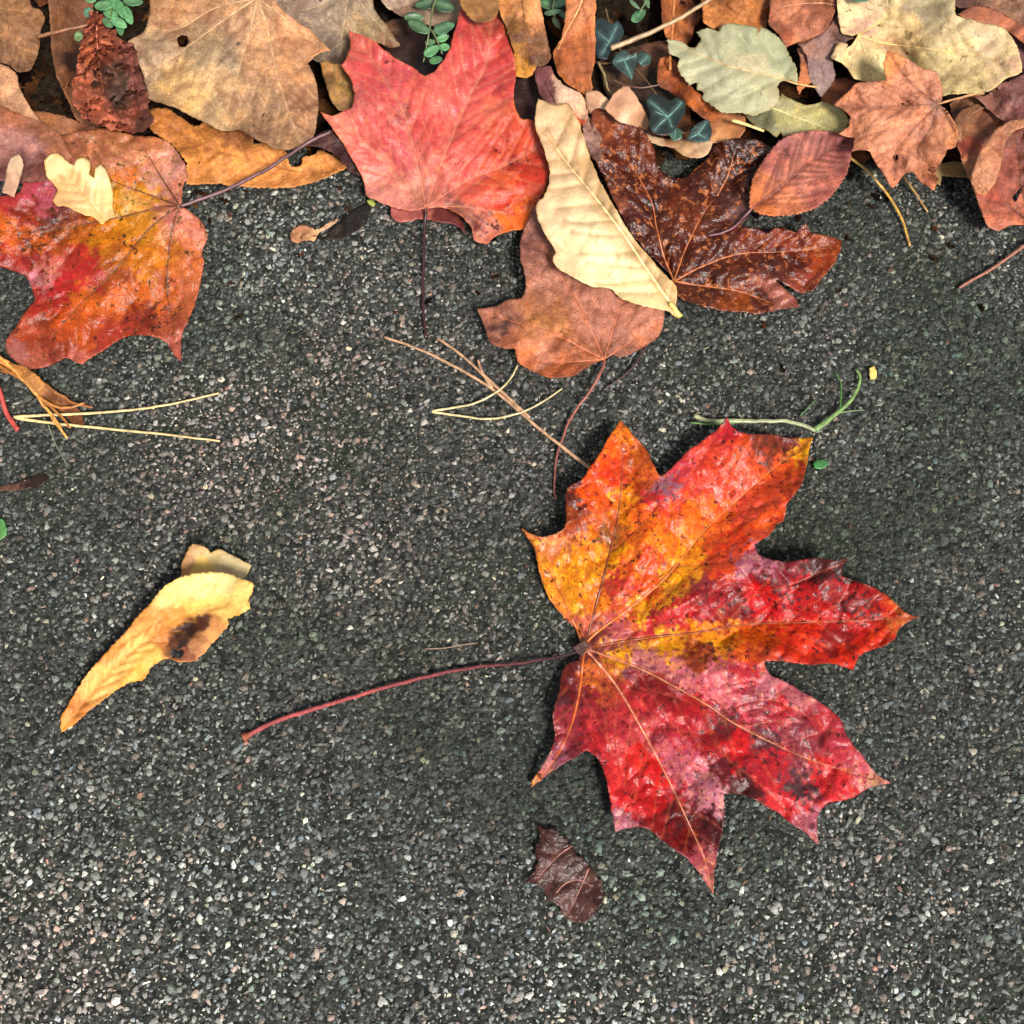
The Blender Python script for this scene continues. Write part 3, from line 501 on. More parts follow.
# ---- cream leaf
leaf('cream_leaf', 'long cream yellow leaf with straight white midrib lying over brown leaves', 'leaf',
 [(676,317),(667,311),(652,308),(636,304),(621,298),(611,289),(591,286),(573,277),(558,268),(553,258),(556,252),(549,240),(541,225),(536,210),(538,201),(544,196),(550,174),(546,156),(540,140),(535,125),(536,110),(538,98),(549,103),(558,105),(567,103),(576,116),(583,134),(589,153),(594,168),(606,192),(618,213),(633,237),(651,258),(664,274),(676,286),(677,298),(676,306),(680,314)],
 base=(678,314), z=15, mat='pale', sp=1.9, hts=[(678,314,6),(620,298,9),(560,265,13),(538,205,18),(545,110,25),(575,110,25),(600,180,22),(650,258,13),(590,220,20)],
 veins=[[(678,314),(652,277),(621,231),(591,192),(564,159),(545,128)]], gap=20, ang=62, seclen=70, vcol=(250,232,170), vr=(.72,.25), veincol=(185,132,72), vstr=.6, pillow=1.1, crease=.75, curl=1.4, warp=8, pw=3.5, ridge=.8, spots=[(560,160,30,.35),(620,270,40,.3)], seed=37, edgecol=(205,155,90), crumple=.15,
 cols=[(550,112,(222,178,115)),(570,112,(215,165,100)),(548,140,(220,170,110)),(570,150,(228,182,120)),(585,165,(215,165,95)),(565,185,(232,188,125)),(555,215,(232,190,130)),(575,220,(242,208,145)),(605,205,(212,168,100)),(590,250,(248,222,155)),(565,255,(240,200,135)),(610,265,(252,238,165)),(600,280,(250,228,150)),(635,285,(250,225,145)),(640,250,(210,162,95)),(668,285,(222,175,100)),(660,300,(240,200,120)),(625,235,(232,192,122))],
 spot=.14, stem=[(670,303,9.2),(675,310,8),(680,317,6.5)], stemcol=(245,222,130), stemr=(.75,1.), knob=.2, tubes=True)
# ---- brown maple under the cream one
leaf('maple_leaf', 'brown maple leaf with reddish stem, lying face down under the cream leaf', 'leaf',
 [(603,360),(600,361),(588,367),(573,376),(552,378),(530,370),(517,361),(515,349),(503,348),(491,343),(484,325),(477,309),(494,307),(509,299),(521,298),(526,286),(524,271),(520,258),(520,243),(527,222),(535,205),(560,200),(600,225),(650,280),(664,308),(664,322),(658,337),(640,349),(621,357),(609,354)],
 base=(604,359), z=7, mat='dry', sp=2., hts=[(604,359,4),(478,310,5),(552,376,2.5),(520,250,9),(530,215,12),(600,240,11),(660,310,6),(660,330,4),(560,320,8)],
 veins=[[(604,359),(590,328),(576,300),(560,275),(540,240)],[(604,359),(613,328),(621,301),(630,280)],[(604,359),(582,348),(561,337),(515,322),(480,311)],[(604,359),(580,361),(545,362),(518,360)],[(604,359),(625,345),(655,325)]],
 vcol=(205,120,88), vr=(.36,.12), veincol=(200,125,92), vstr=.3, pillow=1., crease=.3, curl=1.3, warp=9, pw=4, seed=38, edgecol=(120,65,40), spot=.25, crumple=.28,
 spots=[(500,325,14,.8),(535,320,10,.6),(560,335,16,.6),(575,350,14,.6),(612,346,6,1.)],
 cols=[(535,240,(140,92,85)),(540,270,(160,108,95)),(550,290,(172,118,100)),(530,300,(165,108,80)),(490,320,(150,95,78)),(503,330,(105,68,62)),(510,345,(165,95,65)),(535,325,(172,112,65)),(560,320,(175,112,68)),(580,310,(178,118,100)),(600,320,(175,115,98)),(625,320,(185,122,105)),(645,320,(190,125,105)),(650,335,(180,110,85)),(620,345,(178,120,105)),(530,345,(195,118,78)),(545,355,(208,138,115)),(555,370,(165,85,38)),(525,355,(185,105,62)),(590,355,(140,78,42)),(570,370,(160,82,38)),(570,345,(150,85,50)),(600,340,(170,108,85))],
 stem=[(605,359,4.5),(603,368,5),(597,380,5),(588,394,4),(578,407,3),(570,420,2.4),(563,437,2.),(557,458,1.6),(554,486,1.3),(556,500,1.1)], stemcol=(150,88,76), stemr=(.62,.32), knob=0)
# ---- rotten dark maple
leaf('maple_leaf', 'dark wet mahogany maple leaf with tan blotches, right of the cream leaf', 'leaf',
 [(674,281),(664,268),(650,255),(630,230),(616,205),(604,178),(596,160),(599,144),(592,125),(592,109),(600,107),(607,112),(618,118),(634,124),(644,130),(650,140),(655,150),(657,165),(668,176),(684,178),(694,170),(706,159),(714,145),(738,138),(759,141),(775,150),(775,190),(752,207),(748,218),(740,224),(750,227),(759,229),(767,233),(775,228),(785,229),(796,232),(806,222),(811,233),(827,236),(841,240),(841,249),(833,265),(822,278),(814,289),(801,293),(793,289),(782,282),(774,278),(785,289),(796,299),(799,307),(780,310),(759,314),(743,312),(722,311),(701,306),(682,299),(673,290)],
 base=(674,281), z=6, mat='rot', sp=1.9, hts=[(674,281,5),(600,130,15),(640,128,16),(640,200,10),(670,178,6),(740,142,14),(760,180,9),(720,200,7),(840,243,4),(800,225,7),(810,290,3),(798,305,6),(740,312,3),(740,260,8)],
 veins=[[(674,281),(685,250),(703,214),(717,196)],[(674,281),(703,266),(738,254),(775,252),(830,248)],[(674,281),(696,285),(738,291),(775,304),(794,306)],[(674,281),(664,257),(656,225),(650,198),(622,150)],[(717,196),(728,175),(735,150)]],
 vcol=(190,112,72), vr=(.5,.14), veincol=(110,60,42), vstr=.3, fold=1.6, pillow=1.1, crease=.5, curl=1.8, crumple=.5, warp=9, pw=4, seed=39, edgecol=(70,30,24), spot=.62,
 spots=[(620,140,40,.3),(815,260,30,.55)],
 cols=[(605,125,(140,78,57)),(625,135,(132,70,52)),(640,145,(123,62,44)),(610,165,(105,44,30)),(630,190,(96,38,25)),(620,200,(132,76,59)),(650,200,(88,34,22)),(640,225,(92,34,20)),(670,240,(99,42,22)),(690,215,(123,58,30)),(700,190,(94,36,24)),(715,165,(101,52,35)),(740,150,(77,34,22)),(755,170,(68,32,20)),(740,195,(85,36,24)),(738,210,(123,88,89)),(725,230,(105,46,28)),(760,240,(129,52,32)),(790,240,(138,60,46)),(820,245,(165,80,46)),(825,262,(160,70,36)),(790,265,(105,38,22)),(770,262,(92,34,20)),(735,270,(110,48,25)),(710,285,(92,34,17)),(740,305,(150,76,34)),(765,300,(99,38,19)),(785,298,(185,120,112)),(770,285,(180,110,100)),(795,305,(170,95,85)),(700,300,(110,52,24)),(800,285,(150,72,56))])
# ---- serrated oval
leaf('cherry_leaf', 'oval finely toothed pinkish brown leaf resting on the dark wet maple leaf', 'leaf',
 [(751,207),(751,191),(754,178),(761,165),(769,154),(777,144),(788,137),(801,133),(817,131),(835,133),(854,136),(851,149),(847,170),(840,183),(830,196),(817,206),(801,212),(780,215),(761,213)],
 base=(752,208), z=16, mat='dry', sp=1.7, hts=[(752,208,12),(854,136,16),(801,133,17),(800,212,11.5),(800,170,17),(835,190,12.5)], veins=[[(752,208),(775,192),(800,170),(825,152),(851,137)]], gap=11, ang=42, seclen=55, vcol=(135,70,60), vr=(.32,.12), veincol=(105,52,50), vstr=.6, pillow=1.3, crease=.5, curl=.5, crumple=.08, warp=7, pw=4, seed=40, ser=(1.8,4.6), jit=.2,
 cols=[(756,198,(205,120,68)),(765,208,(205,118,68)),(760,180,(192,112,72)),(770,165,(160,92,86)),(785,145,(155,92,92)),(815,138,(162,98,95)),(840,145,(150,80,76)),(800,150,(178,112,102)),(785,175,(190,115,98)),(810,165,(192,118,102)),(800,190,(198,122,102)),(825,180,(180,105,92)),(840,170,(150,82,76)),(785,205,(205,125,90)),(820,195,(165,92,82)),(775,185,(185,108,80))], spot=.05, spots=[(772,180,9,.8),(785,150,8,.5)],
 stem=[(752,208,12.2),(745,216,11),(735,226,10.5),(722,233,10),(708,236,9.5)], stemcol=(118,72,78), stemr=(.5,.45), knob=0)
# ---- olive leaf
leaf('olive_leaf', 'dull olive green leaf with bitten toothed edges and a pale midrib', 'leaf',
 [(668,40),(679,41),(688,47),(695,48),(701,41),(700,36),(696,32),(709,29),(719,32),(723,25),(733,24),(747,26),(757,28),(758,36),(761,28),(772,33),(782,42),(789,56),(796,70),(797,83),(788,80),(782,80),(777,86),(779,98),(775,105),(765,111),(754,115),(740,112),(724,112),(712,105),(702,97),(704,92),(697,88),(699,83),(694,82),(689,85),(684,77),(678,67),(680,58),(670,53)],
 base=(796,84), z=25, mat='pale', sp=1.8, hts=[(796,84,24),(670,45,24),(733,26,28),(740,112,21),(700,95,21),(740,68,28)], veins=[[(797,84),(775,77),(749,71),(726,65),(696,53),(670,43)]], gap=15, ang=46, seclen=55, vcol=(222,178,125), vr=(.42,.15), veincol=(190,185,135), vstr=.35, pillow=.8, crease=.4, crumple=.15, curl=.8, warp=6, seed=42,
 cols=[(690,60,(182,180,132)),(720,45,(178,176,130)),(750,45,(168,170,122)),(780,55,(165,168,120)),(730,85,(180,178,132)),(760,95,(178,176,125)),(775,98,(190,180,125)),(710,90,(175,172,125)),(750,65,(192,178,128))], edgecol=(160,140,90), spot=.12, spots=[(745,57,5,.9),(728,42,4,.8),(765,94,5,.6)], ser=(1.2,6),
 stem=[(796,84,24.2),(806,86,23),(817,87,22)], stemcol=(205,155,100), stemr=(.45,.35), knob=0)
leaf('yellow_green_leaf', 'yellowish green leaf tucked below the olive leaf', 'leaf',
 [(744,114),(768,108),(778,100),(782,93),(793,100),(807,105),(823,102),(833,105),(844,112),(850,121),(843,131),(828,137),(802,137),(789,136),(784,137),(781,132),(777,137),(768,131),(754,125)],
 base=(770,108), z=14, mat='mottled', sp=1.9, hts=[(750,118,13),(782,95,18),(848,120,16),(800,135,13),(800,112,17)], veins=[[(770,107),(793,116),(815,124),(835,131)]], gap=16, vcol=(215,205,145), vr=(.42,.15), veincol=(190,185,120), vstr=.3, warp=6, seed=43,
 cols=[(765,118,(120,122,82)),(785,105,(170,165,108)),(785,125,(162,156,90)),(810,112,(182,172,98)),(840,118,(188,178,105)),(820,128,(168,160,88)),(777,132,(140,140,100))], spot=.1, edgecol=(150,130,70))
leaf('orange_brown_leaf', 'warm orange brown leaf with soft folds behind the olive leaf', 'leaf',
 [(700,-14),(702,5),(704,23),(712,28),(721,31),(745,36),(765,34),(769,10),(776,-14)], z=20, mat='dry', sp=2., hts=[(710,10,24),(740,5,24),(765,25,18)], base=(772,-10), veins=[[(774,-10),(768,10),(765,28)],[(774,-10),(745,6),(712,12)]], tubes=False, gap=10, veincol=(150,88,40), vstr=.4,
 cols=[(710,15,(212,138,75)),(730,18,(205,135,75)),(715,2,(150,95,50)),(750,10,(185,118,62)),(765,20,(190,118,58)),(740,-5,(165,105,55))], seed=44, crumple=.4)
leaf('crumpled_leaf', 'crumpled rust orange leaf beside the pale twig at the top', 'leaf',
 [(662,-14),(662,20),(668,42),(676,44),(684,46),(691,40),(694,28),(700,20),(702,-14)], z=15, mat='dry', sp=1.9, cols=[(670,5,(185,108,58)),(690,5,(120,68,38)),(675,25,(200,122,68)),(688,35,(165,95,50)),(672,38,(190,112,62))], seed=45, crumple=1., curl=1.6)
leaf('reddish_leaf', 'reddish brown leaf with a horizontal vein near the top right', 'leaf',
 [(772,-14),(770,8),(769,25),(777,33),(782,40),(786,48),(796,43),(809,42),(818,37),(828,26),(834,14),(836,2),(836,-14)], base=(836,5), z=24, mat='dry', sp=1.9, hts=[(775,10,24),(830,10,26),(800,40,22)], veins=[[(836,5),(820,3),(800,4),(776,8)]], gap=14, vcol=(225,165,120), vr=(.3,.15), veincol=(150,88,66), vstr=.25,
 cols=[(780,0,(165,102,72)),(815,-5,(160,105,75)),(790,15,(188,122,92)),(810,20,(182,115,92)),(825,10,(172,105,78)),(785,30,(160,88,62)),(800,38,(190,125,92)),(775,25,(130,75,58))], seed=46, edgecol=(140,80,58))
leaf('mauve_leaf', 'smooth mauve grey leaf narrowing downward between brown and yellow leaves', 'leaf',
 [(796,43),(809,41),(818,36),(828,25),(839,12),(842,33),(854,38),(838,48),(834,54),(833,64),(835,77),(825,93),(821,97),(814,86),(809,74),(807,58),(802,49)], z=20, mat='dry', sp=1.8, hts=[(800,46,22),(840,25,22),(821,96,16)], cols=[(835,25,(130,95,88)),(825,45,(135,105,105)),(815,55,(138,108,108)),(823,75,(142,118,122)),(822,90,(150,130,132)),(805,48,(150,110,98)),(838,40,(105,75,68))], seed=47, crumple=.2,
 patches=[dict(name='curled_edge', P=[(797,48),(803,48),(807,58),(808,74),(812,82),(804,88),(799,94),(797,86),(800,72),(800,60)], z=22, cols=[(803,55,(150,105,90)),(804,72,(190,118,82)),(801,86,(195,122,82))], seed=48, sp=1.6)])
leaf('brown_leaf', 'small glossy brown leaf between the mauve leaf and the salmon maple leaf', 'leaf',
 [(824,92),(834,80),(845,78),(858,84),(852,100),(852,112),(842,112),(830,105),(820,104)], z=12, mat='dry', sp=1.9, cols=[(835,90,(150,88,52)),(845,102,(130,70,40))], seed=49)
# ---- pale mottled leaf top right
leaf('pale_leaf', 'big pale yellow leaf mottled olive, spread across the top right', 'leaf',
 [(858,34),(852,36),(842,33),(838,15),(836,-14),(890,-18),(955,-16),(956,15),(969,19),(984,23),(1003,27),(1008,32),(1018,49),(1022,72),(1004,80),(991,90),(969,94),(950,94),(943,96),(936,86),(922,74),(902,64),(893,70),(889,84),(871,82),(855,79),(845,66),(831,58),(833,53),(838,42),(848,44),(846,49),(854,42)],
 base=(858,35), z=26, mat='mottled', sp=2.1, hts=[(858,35,26),(840,0,29),(900,-10,31),(955,5,30),(1020,60,28),(940,95,24),(870,80,17),(850,75,20),(835,55,24),(930,45,29),(900,75,17),(935,92,17),(886,86,15),(912,95,15)], veins=[[(858,35),(884,43),(930,49),(981,55),(1004,60)],[(858,35),(879,22),(895,10),(911,-5)],[(858,35),(865,51),(876,74)]], gap=24, seclen=60, vcol=(232,198,130), vr=(.36,.14), veincol=(215,185,120), vstr=.35, pillow=.7, crease=.3, curl=1., warp=10, pw=4, seed=50, edgecol=(235,205,140),
 cols=[(850,10,(240,215,150)),(870,8,(225,190,135)),(865,20,(215,165,130)),(895,25,(228,198,128)),(890,-5,(235,210,140)),(920,10,(165,150,110)),(905,30,(215,180,110)),(935,20,(170,155,110)),(950,5,(200,185,130)),(955,30,(225,198,140)),(985,40,(232,205,150)),(1005,50,(225,195,135)),(915,55,(205,175,105)),(890,52,(190,135,75)),(905,62,(165,140,85)),(930,62,(170,148,90)),(950,70,(195,170,105)),(970,80,(215,190,120)),(1000,72,(225,190,135)),(930,85,(180,160,105)),(850,60,(238,212,135)),(880,65,(255,238,160)),(868,72,(240,215,130)),(845,50,(225,190,130)),(960,50,(222,195,128)),(1012,65,(215,170,125))],
 spot=.48, spots=[(885,25,5,.9),(896,28,4,.9),(997,37,4,.8),(940,82,5,.9),(920,12,25,.5),(905,60,16,.6),(935,60,18,.5)])
# ---- salmon maple
leaf('maple_leaf', 'salmon brown maple leaf with dark creases below the pale mottled leaf', 'leaf',
 [(938,104),(942,100),(940,80),(935,71),(920,67),(906,58),(888,50),(884,61),(886,80),(871,82),(857,83),(847,93),(834,104),(846,112),(850,116),(848,127),(838,134),(854,138),(852,151),(869,151),(876,163),(893,189),(900,180),(906,173),(913,172),(923,184),(935,190),(938,180),(936,171),(945,156),(947,149),(955,147),(958,137),(955,124),(946,110)],
 base=(939,104), z=19, mat='dry', sp=1.8, hts=[(939,104,30),(888,52,37),(900,70,36),(920,75,35),(938,85,33),(870,85,30),(835,104,25),(840,134,23),(893,188,14),(930,188,14),(956,140,23),(890,110,29),(910,150,22)],
 veins=[[(939,104),(920,105),(896,106),(865,107),(838,106)],[(939,104),(924,94),(911,83),(898,66),(889,53)],[(939,104),(916,127),(905,140),(896,152),(894,184)],[(939,104),(930,130),(918,150),(924,180)],[(939,104),(948,118),(956,136)]],
 holes=[[(893,156),(897,154),(899,158),(895,161)]], vcol=(130,78,58), vr=(.3,.1), veincol=(130,80,60), vstr=.42, gap=16, pillow=.8, crease=.35, curl=1.2, crumple=.4, warp=7, pw=4, seed=51, edgecol=(170,110,75), spot=.12,
 cols=[(890,60,(222,140,85)),(905,72,(218,152,118)),(930,85,(205,140,115)),(870,92,(205,140,112)),(845,104,(200,132,105)),(900,95,(195,128,102)),(880,115,(215,148,118)),(860,120,(208,140,108)),(855,140,(215,145,112)),(890,140,(212,145,118)),(915,115,(205,138,112)),(910,150,(208,142,115)),(895,175,(195,125,98)),(930,150,(195,130,102)),(930,175,(200,128,95)),(948,135,(190,130,95)),(938,112,(165,120,108)),(945,120,(185,125,95)),(848,108,(185,115,90))],
 stem=[(939,104,30),(955,99,27),(975,94,23),(984,93,22)], stemcol=(195,145,105), stemr=(.4,.5), knob=0)
# ---- right edge leaves
leaf('purple_leaf', 'purple brown leaf at the right edge above the curled leaf', 'leaf',
 [(975,96),(989,94),(998,86),(1010,80),(1040,66),(1040,122),(1020,122),(1003,120),(990,110)], z=20, mat='dry', sp=2., hts=[(990,98,18),(1030,80,24),(1020,118,18)], cols=[(995,98,(145,98,88)),(1010,95,(140,92,92)),(1025,85,(125,78,76)),(1020,110,(135,82,82))], seed=52, crumple=.4, spot=.2, base=(1030,90), veins=[[(1035,80),(1015,95),(992,104)],[(1035,80),(1018,108)]], tubes=False, veincol=(80,45,45))
leaf('curled_leaf', 'reddish brown leaf with rolled over pale rims at the right edge', 'leaf',
 [(950,104),(960,98),(982,94),(992,108),(1004,117),(1024,118),(1044,112),(1044,228),(1014,225),(998,231),(988,226),(981,210),(976,197),(969,178),(962,161),(957,142),(954,124)],
 base=(1030,222), z=11, mat='dry', sp=2., hts=[(955,110,13),(960,150,20),(980,195,16),(990,224,7),(1010,228,6),(1040,220,8),(1000,130,13),(1030,120,16),(1015,170,9),(990,150,9)],
 veins=[[(1030,222),(1022,190),(1018,150),(1014,122)],[(1030,222),(1005,205),(982,200)]], gap=14, vcol=(110,60,50), vr=(.3,.15), veincol=(120,66,52), vstr=.4, pillow=1., curl=.8, crumple=.35, warp=6, pw=5, seed=53, edgecol=(195,135,100),
 cols=[(958,110,(120,78,52)),(970,110,(135,92,65)),(965,130,(150,102,70)),(968,145,(140,60,38)),(985,120,(120,74,50)),(975,165,(165,110,80)),(1000,125,(130,80,55)),(1012,135,(130,72,58)),(1005,160,(160,88,75)),(1012,185,(155,85,72)),(995,200,(165,80,65)),(1000,220,(190,112,90)),(985,210,(175,100,78)),(1020,205,(190,112,85)),(1025,150,(120,66,58)),(1030,180,(140,78,66))], spot=.3,
 holes=[[(1012,198),(1018,190),(1022,186),(1020,194),(1015,202)]],
 patches=[dict(name='curled_rim', P=[(1026,118),(1008,122),(994,132),(983,148),(974,166),(971,180),(975,192),(980,200),(988,192),(996,180),(1002,160),(1006,140),(1016,130),(1030,126)], z=22, hts=[(1010,122,23),(972,175,21),(980,199,15),(990,160,26),(1004,145,20)], cols=[(1000,132,(165,108,80)),(985,155,(190,130,100)),(980,180,(198,138,108)),(998,158,(188,122,95)),(1015,124,(150,100,75))], seed=54, edgecol=(222,170,125), edgew=2.2, crumple=.12, curl=.3),
          dict(name='curled_rim', P=[(953,124),(957,115),(966,108),(976,104),(985,108),(972,116),(964,126),(961,140),(963,156),(958,148),(955,136)], z=18, hts=[(957,130,20),(980,105,18)], cols=[(960,120,(140,95,68)),(958,140,(165,115,85)),(975,108,(130,88,62))], seed=55, edgecol=(190,140,105), crumple=.1, curl=.3)])
leaf('brown_leaf', 'folded terracotta leaf rim in the top right corner', 'leaf',
 [(958,14),(966,9),(978,6),(992,8),(1010,18),(1040,40),(1040,56),(1012,34),(990,24),(970,20)], z=24, mat='dry', sp=1.9, cols=[(970,12,(155,95,72)),(990,14,(170,105,80)),(1010,25,(175,108,82)),(1030,42,(185,112,85))], seed=56)
leaf('grey_brown_leaf', 'dull grey brown leaf filling the top right corner', 'leaf',
 [(948,-16),(1045,-16),(1045,44),(1022,30),(1004,14),(985,6),(962,8),(952,4)], z=20, mat='dry', hts=[(960,0,19),(1030,0,26),(1030,30,20)], cols=[(965,2,(110,75,68)),(985,0,(130,95,80)),(1010,5,(152,115,95)),(1030,20,(120,82,66))], seed=57, crumple=.3)
leaf('dark_leaf_or_patch', 'plum coloured leaf behind the pale mottled leaf at the right edge', 'leaf',
 [(1005,30),(1044,38),(1044,78),(1010,84),(1000,60)], z=17, mat='dry', sp=2.2, cols=[(1022,50,(110,72,76)),(1022,68,(95,58,60))], seed=58)
leaf('tan_leaf', 'thin mustard leaf scrap under the stem of the salmon maple leaf', 'leaf',
 [(936,164),(950,162),(966,163),(978,168),(974,176),(958,177),(942,176),(940,186),(934,182)], z=4, mat='mottled', sp=1.8, cols=[(945,168,(180,140,75)),(965,170,(165,125,70)),(938,180,(225,190,110))], seed=59, spot=.3)
# ---- middle small leaves
leaf('golden_leaf', 'golden tan leaf standing up between ivy and the cream leaf', 'leaf',
 [(605,108),(608,102),(616,92),(624,86),(630,88),(637,97),(643,108),(649,122),(647,130),(634,126),(618,121)], base=(612,106), z=21, mat='pale', sp=1.8, hts=[(612,104,22),(626,88,27),(648,125,16),(628,108,25)], cols=[(622,95,(210,145,98)),(630,105,(222,160,108)),(640,120,(205,140,90)),(615,110,(215,150,100)),(624,118,(235,180,135))], seed=60, curl=.8)
leaf('golden_leaf', 'small pale curled leaf rim under the rusty hanging leaf', 'leaf',
 [(586,92),(596,90),(604,96),(612,102),(606,110),(598,108),(590,114),(586,104)], z=19, mat='pale', sp=1.7, cols=[(592,98,(195,140,95)),(603,102,(225,175,125)),(590,108,(170,115,75))], seed=61, curl=1.5, crumple=.6)
leaf('rust_leaf', 'folded rust brown leaf under the bitten olive leaf', 'leaf',
 [(660,58),(668,56),(680,66),(690,84),(700,94),(712,104),(723,112),(714,122),(705,119),(688,106),(672,94),(658,84)], z=16, mat='dry', sp=1.9, hts=[(665,70,19),(690,95,21),(715,115,15),(668,90,13)], cols=[(668,66,(165,92,48)),(680,84,(150,72,30)),(695,98,(178,95,38)),(710,112,(190,105,45)),(675,94,(105,52,26)),(702,114,(120,58,24))], seed=62, und=1.5)
leaf('orange_leaf', 'small bright orange leaf end beside the second ivy leaf', 'leaf',
 [(706,122),(722,112),(745,116),(746,127),(736,141),(722,143),(709,142)], z=13.5, mat='pale', sp=1.8, cols=[(715,125,(170,92,30)),(735,125,(200,118,40)),(725,137,(225,148,62)),(740,130,(190,110,42))], seed=63)
leaf('tan_leaf', 'pale tan ragged leaf strip below the ivy leaves', 'leaf',
 [(645,132),(660,138),(680,138),(700,138),(713,142),(708,154),(698,158),(685,156),(672,148),(656,144),(646,140)], z=17.5, mat='pale', sp=1.7, cols=[(655,138,(205,160,110)),(675,144,(170,112,60)),(695,150,(205,152,95)),(706,146,(225,178,125)),(685,152,(195,145,85))], seed=64, spot=.35, crumple=.5, curl=1.2)
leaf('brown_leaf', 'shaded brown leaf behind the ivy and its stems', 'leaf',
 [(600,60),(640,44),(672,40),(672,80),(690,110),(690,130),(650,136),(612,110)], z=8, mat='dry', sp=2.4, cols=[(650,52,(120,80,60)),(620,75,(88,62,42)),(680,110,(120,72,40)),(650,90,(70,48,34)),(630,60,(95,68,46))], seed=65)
# ---- curled yellow leaf, lower left
leaf('curled_leaf', 'curled pale orange leaf with a dark burnt hole, alone on the asphalt', 'leaf',
 [(62,732),(61,720),(68,706),(79,687),(91,670),(110,649),(127,631),(138,617),(152,602),(164,588),(180,578),(204,573),(223,573),(239,578),(253,583),(252,591),(248,600),(250,607),(239,615),(227,618),(228,624),(220,633),(213,642),(204,652),(197,659),(180,662),(169,658),(162,659),(152,666),(143,679),(127,683),(113,692),(98,703),(84,715),(73,725)],
 base=(64,728), z=7, mat='pale', sp=1.6, sat=.98, extra=[[(120,645),(150,626),(180,612),(228,603)]], hts=[(62,730,2.5),(110,650,6),(120,685,2.5),(180,580,15),(250,590,17),(245,605,17),(160,625,13),(190,605,15),(178,634,2),(188,628,3),(200,655,5),(170,655,4),(150,650,8),(225,625,8)],  # extra line and orange colours below paint the shaded fold crease
 veins=[[(64,728),(100,684),(132,652),(165,630),(200,612),(225,606)]], gap=18, ang=35, seclen=30, vcol=(205,130,60), vr=(.22,.1), veincol=(225,150,70), vstr=.35, pillow=.6, crease=.9, curl=1.6, crumple=.4, warp=3, wf=1., pw=6.5, seed=66, edgecol=(215,140,60), ser=(1.,6),
 holes=[[(170,652),(173,648),(178,650),(183,649),(184,654),(180,658),(175,657),(172,658)]],
 cols=[(70,715,(235,150,65)),(75,708,(215,130,55)),(95,690,(248,186,98)),(120,665,(250,196,105)),(110,650,(228,145,60)),(140,645,(248,195,105)),(130,630,(240,165,80)),(150,625,(225,150,70)),(170,595,(252,215,125)),(195,585,(255,225,140)),(225,582,(255,228,145)),(245,592,(250,212,115)),(225,608,(250,205,105)),(195,608,(245,190,90)),(175,615,(225,150,65)),(150,655,(248,190,85)),(135,675,(245,175,70)),
  (180,634,(70,34,24)),(190,627,(62,28,20)),(172,642,(104,56,36)),(202,623,(96,46,28)),(184,646,(60,34,28)),(165,640,(225,140,70)),(205,640,(205,135,85)),(215,628,(222,150,80)),(196,648,(205,140,92)),(208,642,(232,165,100)),(188,652,(150,86,56)),(212,634,(235,170,95))],
 spots=[(182,636,9,.9)], spot=.1,
 patches=[dict(name='folded_tip', P=[(179,582),(181,572),(183,560),(192,544),(204,546),(211,553),(218,549),(234,556),(251,565),(246,576),(240,582),(220,584),(200,584)], z=5, hts=[(192,546,8),(215,560,4),(250,565,7),(210,580,6)], cols=[(188,562,(190,125,45)),(196,550,(215,160,85)),(205,565,(235,185,30)),(200,575,(225,170,35)),(214,558,(205,175,95)),(225,562,(215,188,120)),(240,568,(225,198,125)),(232,575,(205,172,105))], mat='pale', seed=67, sp=1.7, edgecol=(150,105,50), pw=7, warp=3)])
# ---- dark wet fragment
leaf('leaf_fragment', 'dark brown wet leaf fragment stuck flat on the asphalt below the big maple leaf', 'leaf',
 [(537,824),(547,828),(555,830),(568,841),(574,849),(585,861),(596,874),(604,887),(605,896),(598,909),(589,919),(574,922),(565,917),(560,906),(546,897),(545,893),(540,887),(527,883),(530,875),(538,865),(535,852),(538,841)],
 base=(586,868), z=1.3, mat='wet', sp=1.7, veins=[[(589,868),(583,882),(575,900),(566,916)],[(572,846),(560,854),(548,866),(536,880)],[(556,893),(566,883),(580,880),(594,888)]], gap=14, vcol=(165,112,98), vr=(.3,.18), veincol=(128,82,74), vstr=.35, pillow=.5, curl=.5, und=.4, crumple=.3, seed=68, warp=7,
 cols=[(545,835,(78,42,36)),(560,845,(92,60,54)),(545,855,(88,48,42)),(555,870,(118,92,95)),(545,878,(92,52,42)),(575,860,(84,50,42)),(580,872,(96,66,62)),(595,885,(88,46,38)),(565,898,(112,84,80)),(590,905,(105,72,72)),(575,912,(112,80,76)),(560,885,(84,46,36)),(600,895,(80,42,34))], edgecol=(60,32,26), jit=2.)
leaf('dark_leaf_or_patch', 'small dark brown patch flat on the asphalt left of the hanging dark stem', 'leaf',
 [(322,240),(335,226),(350,212),(366,203),(372,208),(366,222),(352,234),(336,240)], z=1.0, mat='dry', sp=2., cols=[(350,222,(40,28,20)),(335,234,(56,36,26))], seed=69, und=.3, curl=.2)  # flat dark brown patch lying on the chips
leaf('leaf_crumb', 'crumpled orange brown leaf crumb with a tail on the asphalt', 'leaf fragment',
 [(290,236),(294,228),(302,225),(310,227),(316,230),(326,224),(337,217),(338,219),(330,227),(318,234),(314,241),(304,240),(298,243),(292,241)], z=3., mat='pale', sp=1.4, cols=[(300,234,(190,120,65)),(310,235,(225,160,95)),(325,227,(220,165,115))], seed=70, crumple=1.1, curl=1., spot=.5)
leaf('leaf_crumb', 'faint dark wet leaf smear at the left edge of the asphalt', 'leaf fragment',
 [(-8,486),(12,484),(28,478),(44,474),(50,478),(40,486),(20,490),(-8,491)], z=1., mat='wet', sp=1.8, cols=[(5,488,(110,80,66)),(30,482,(70,44,36))], seed=71, und=.2, curl=.2)
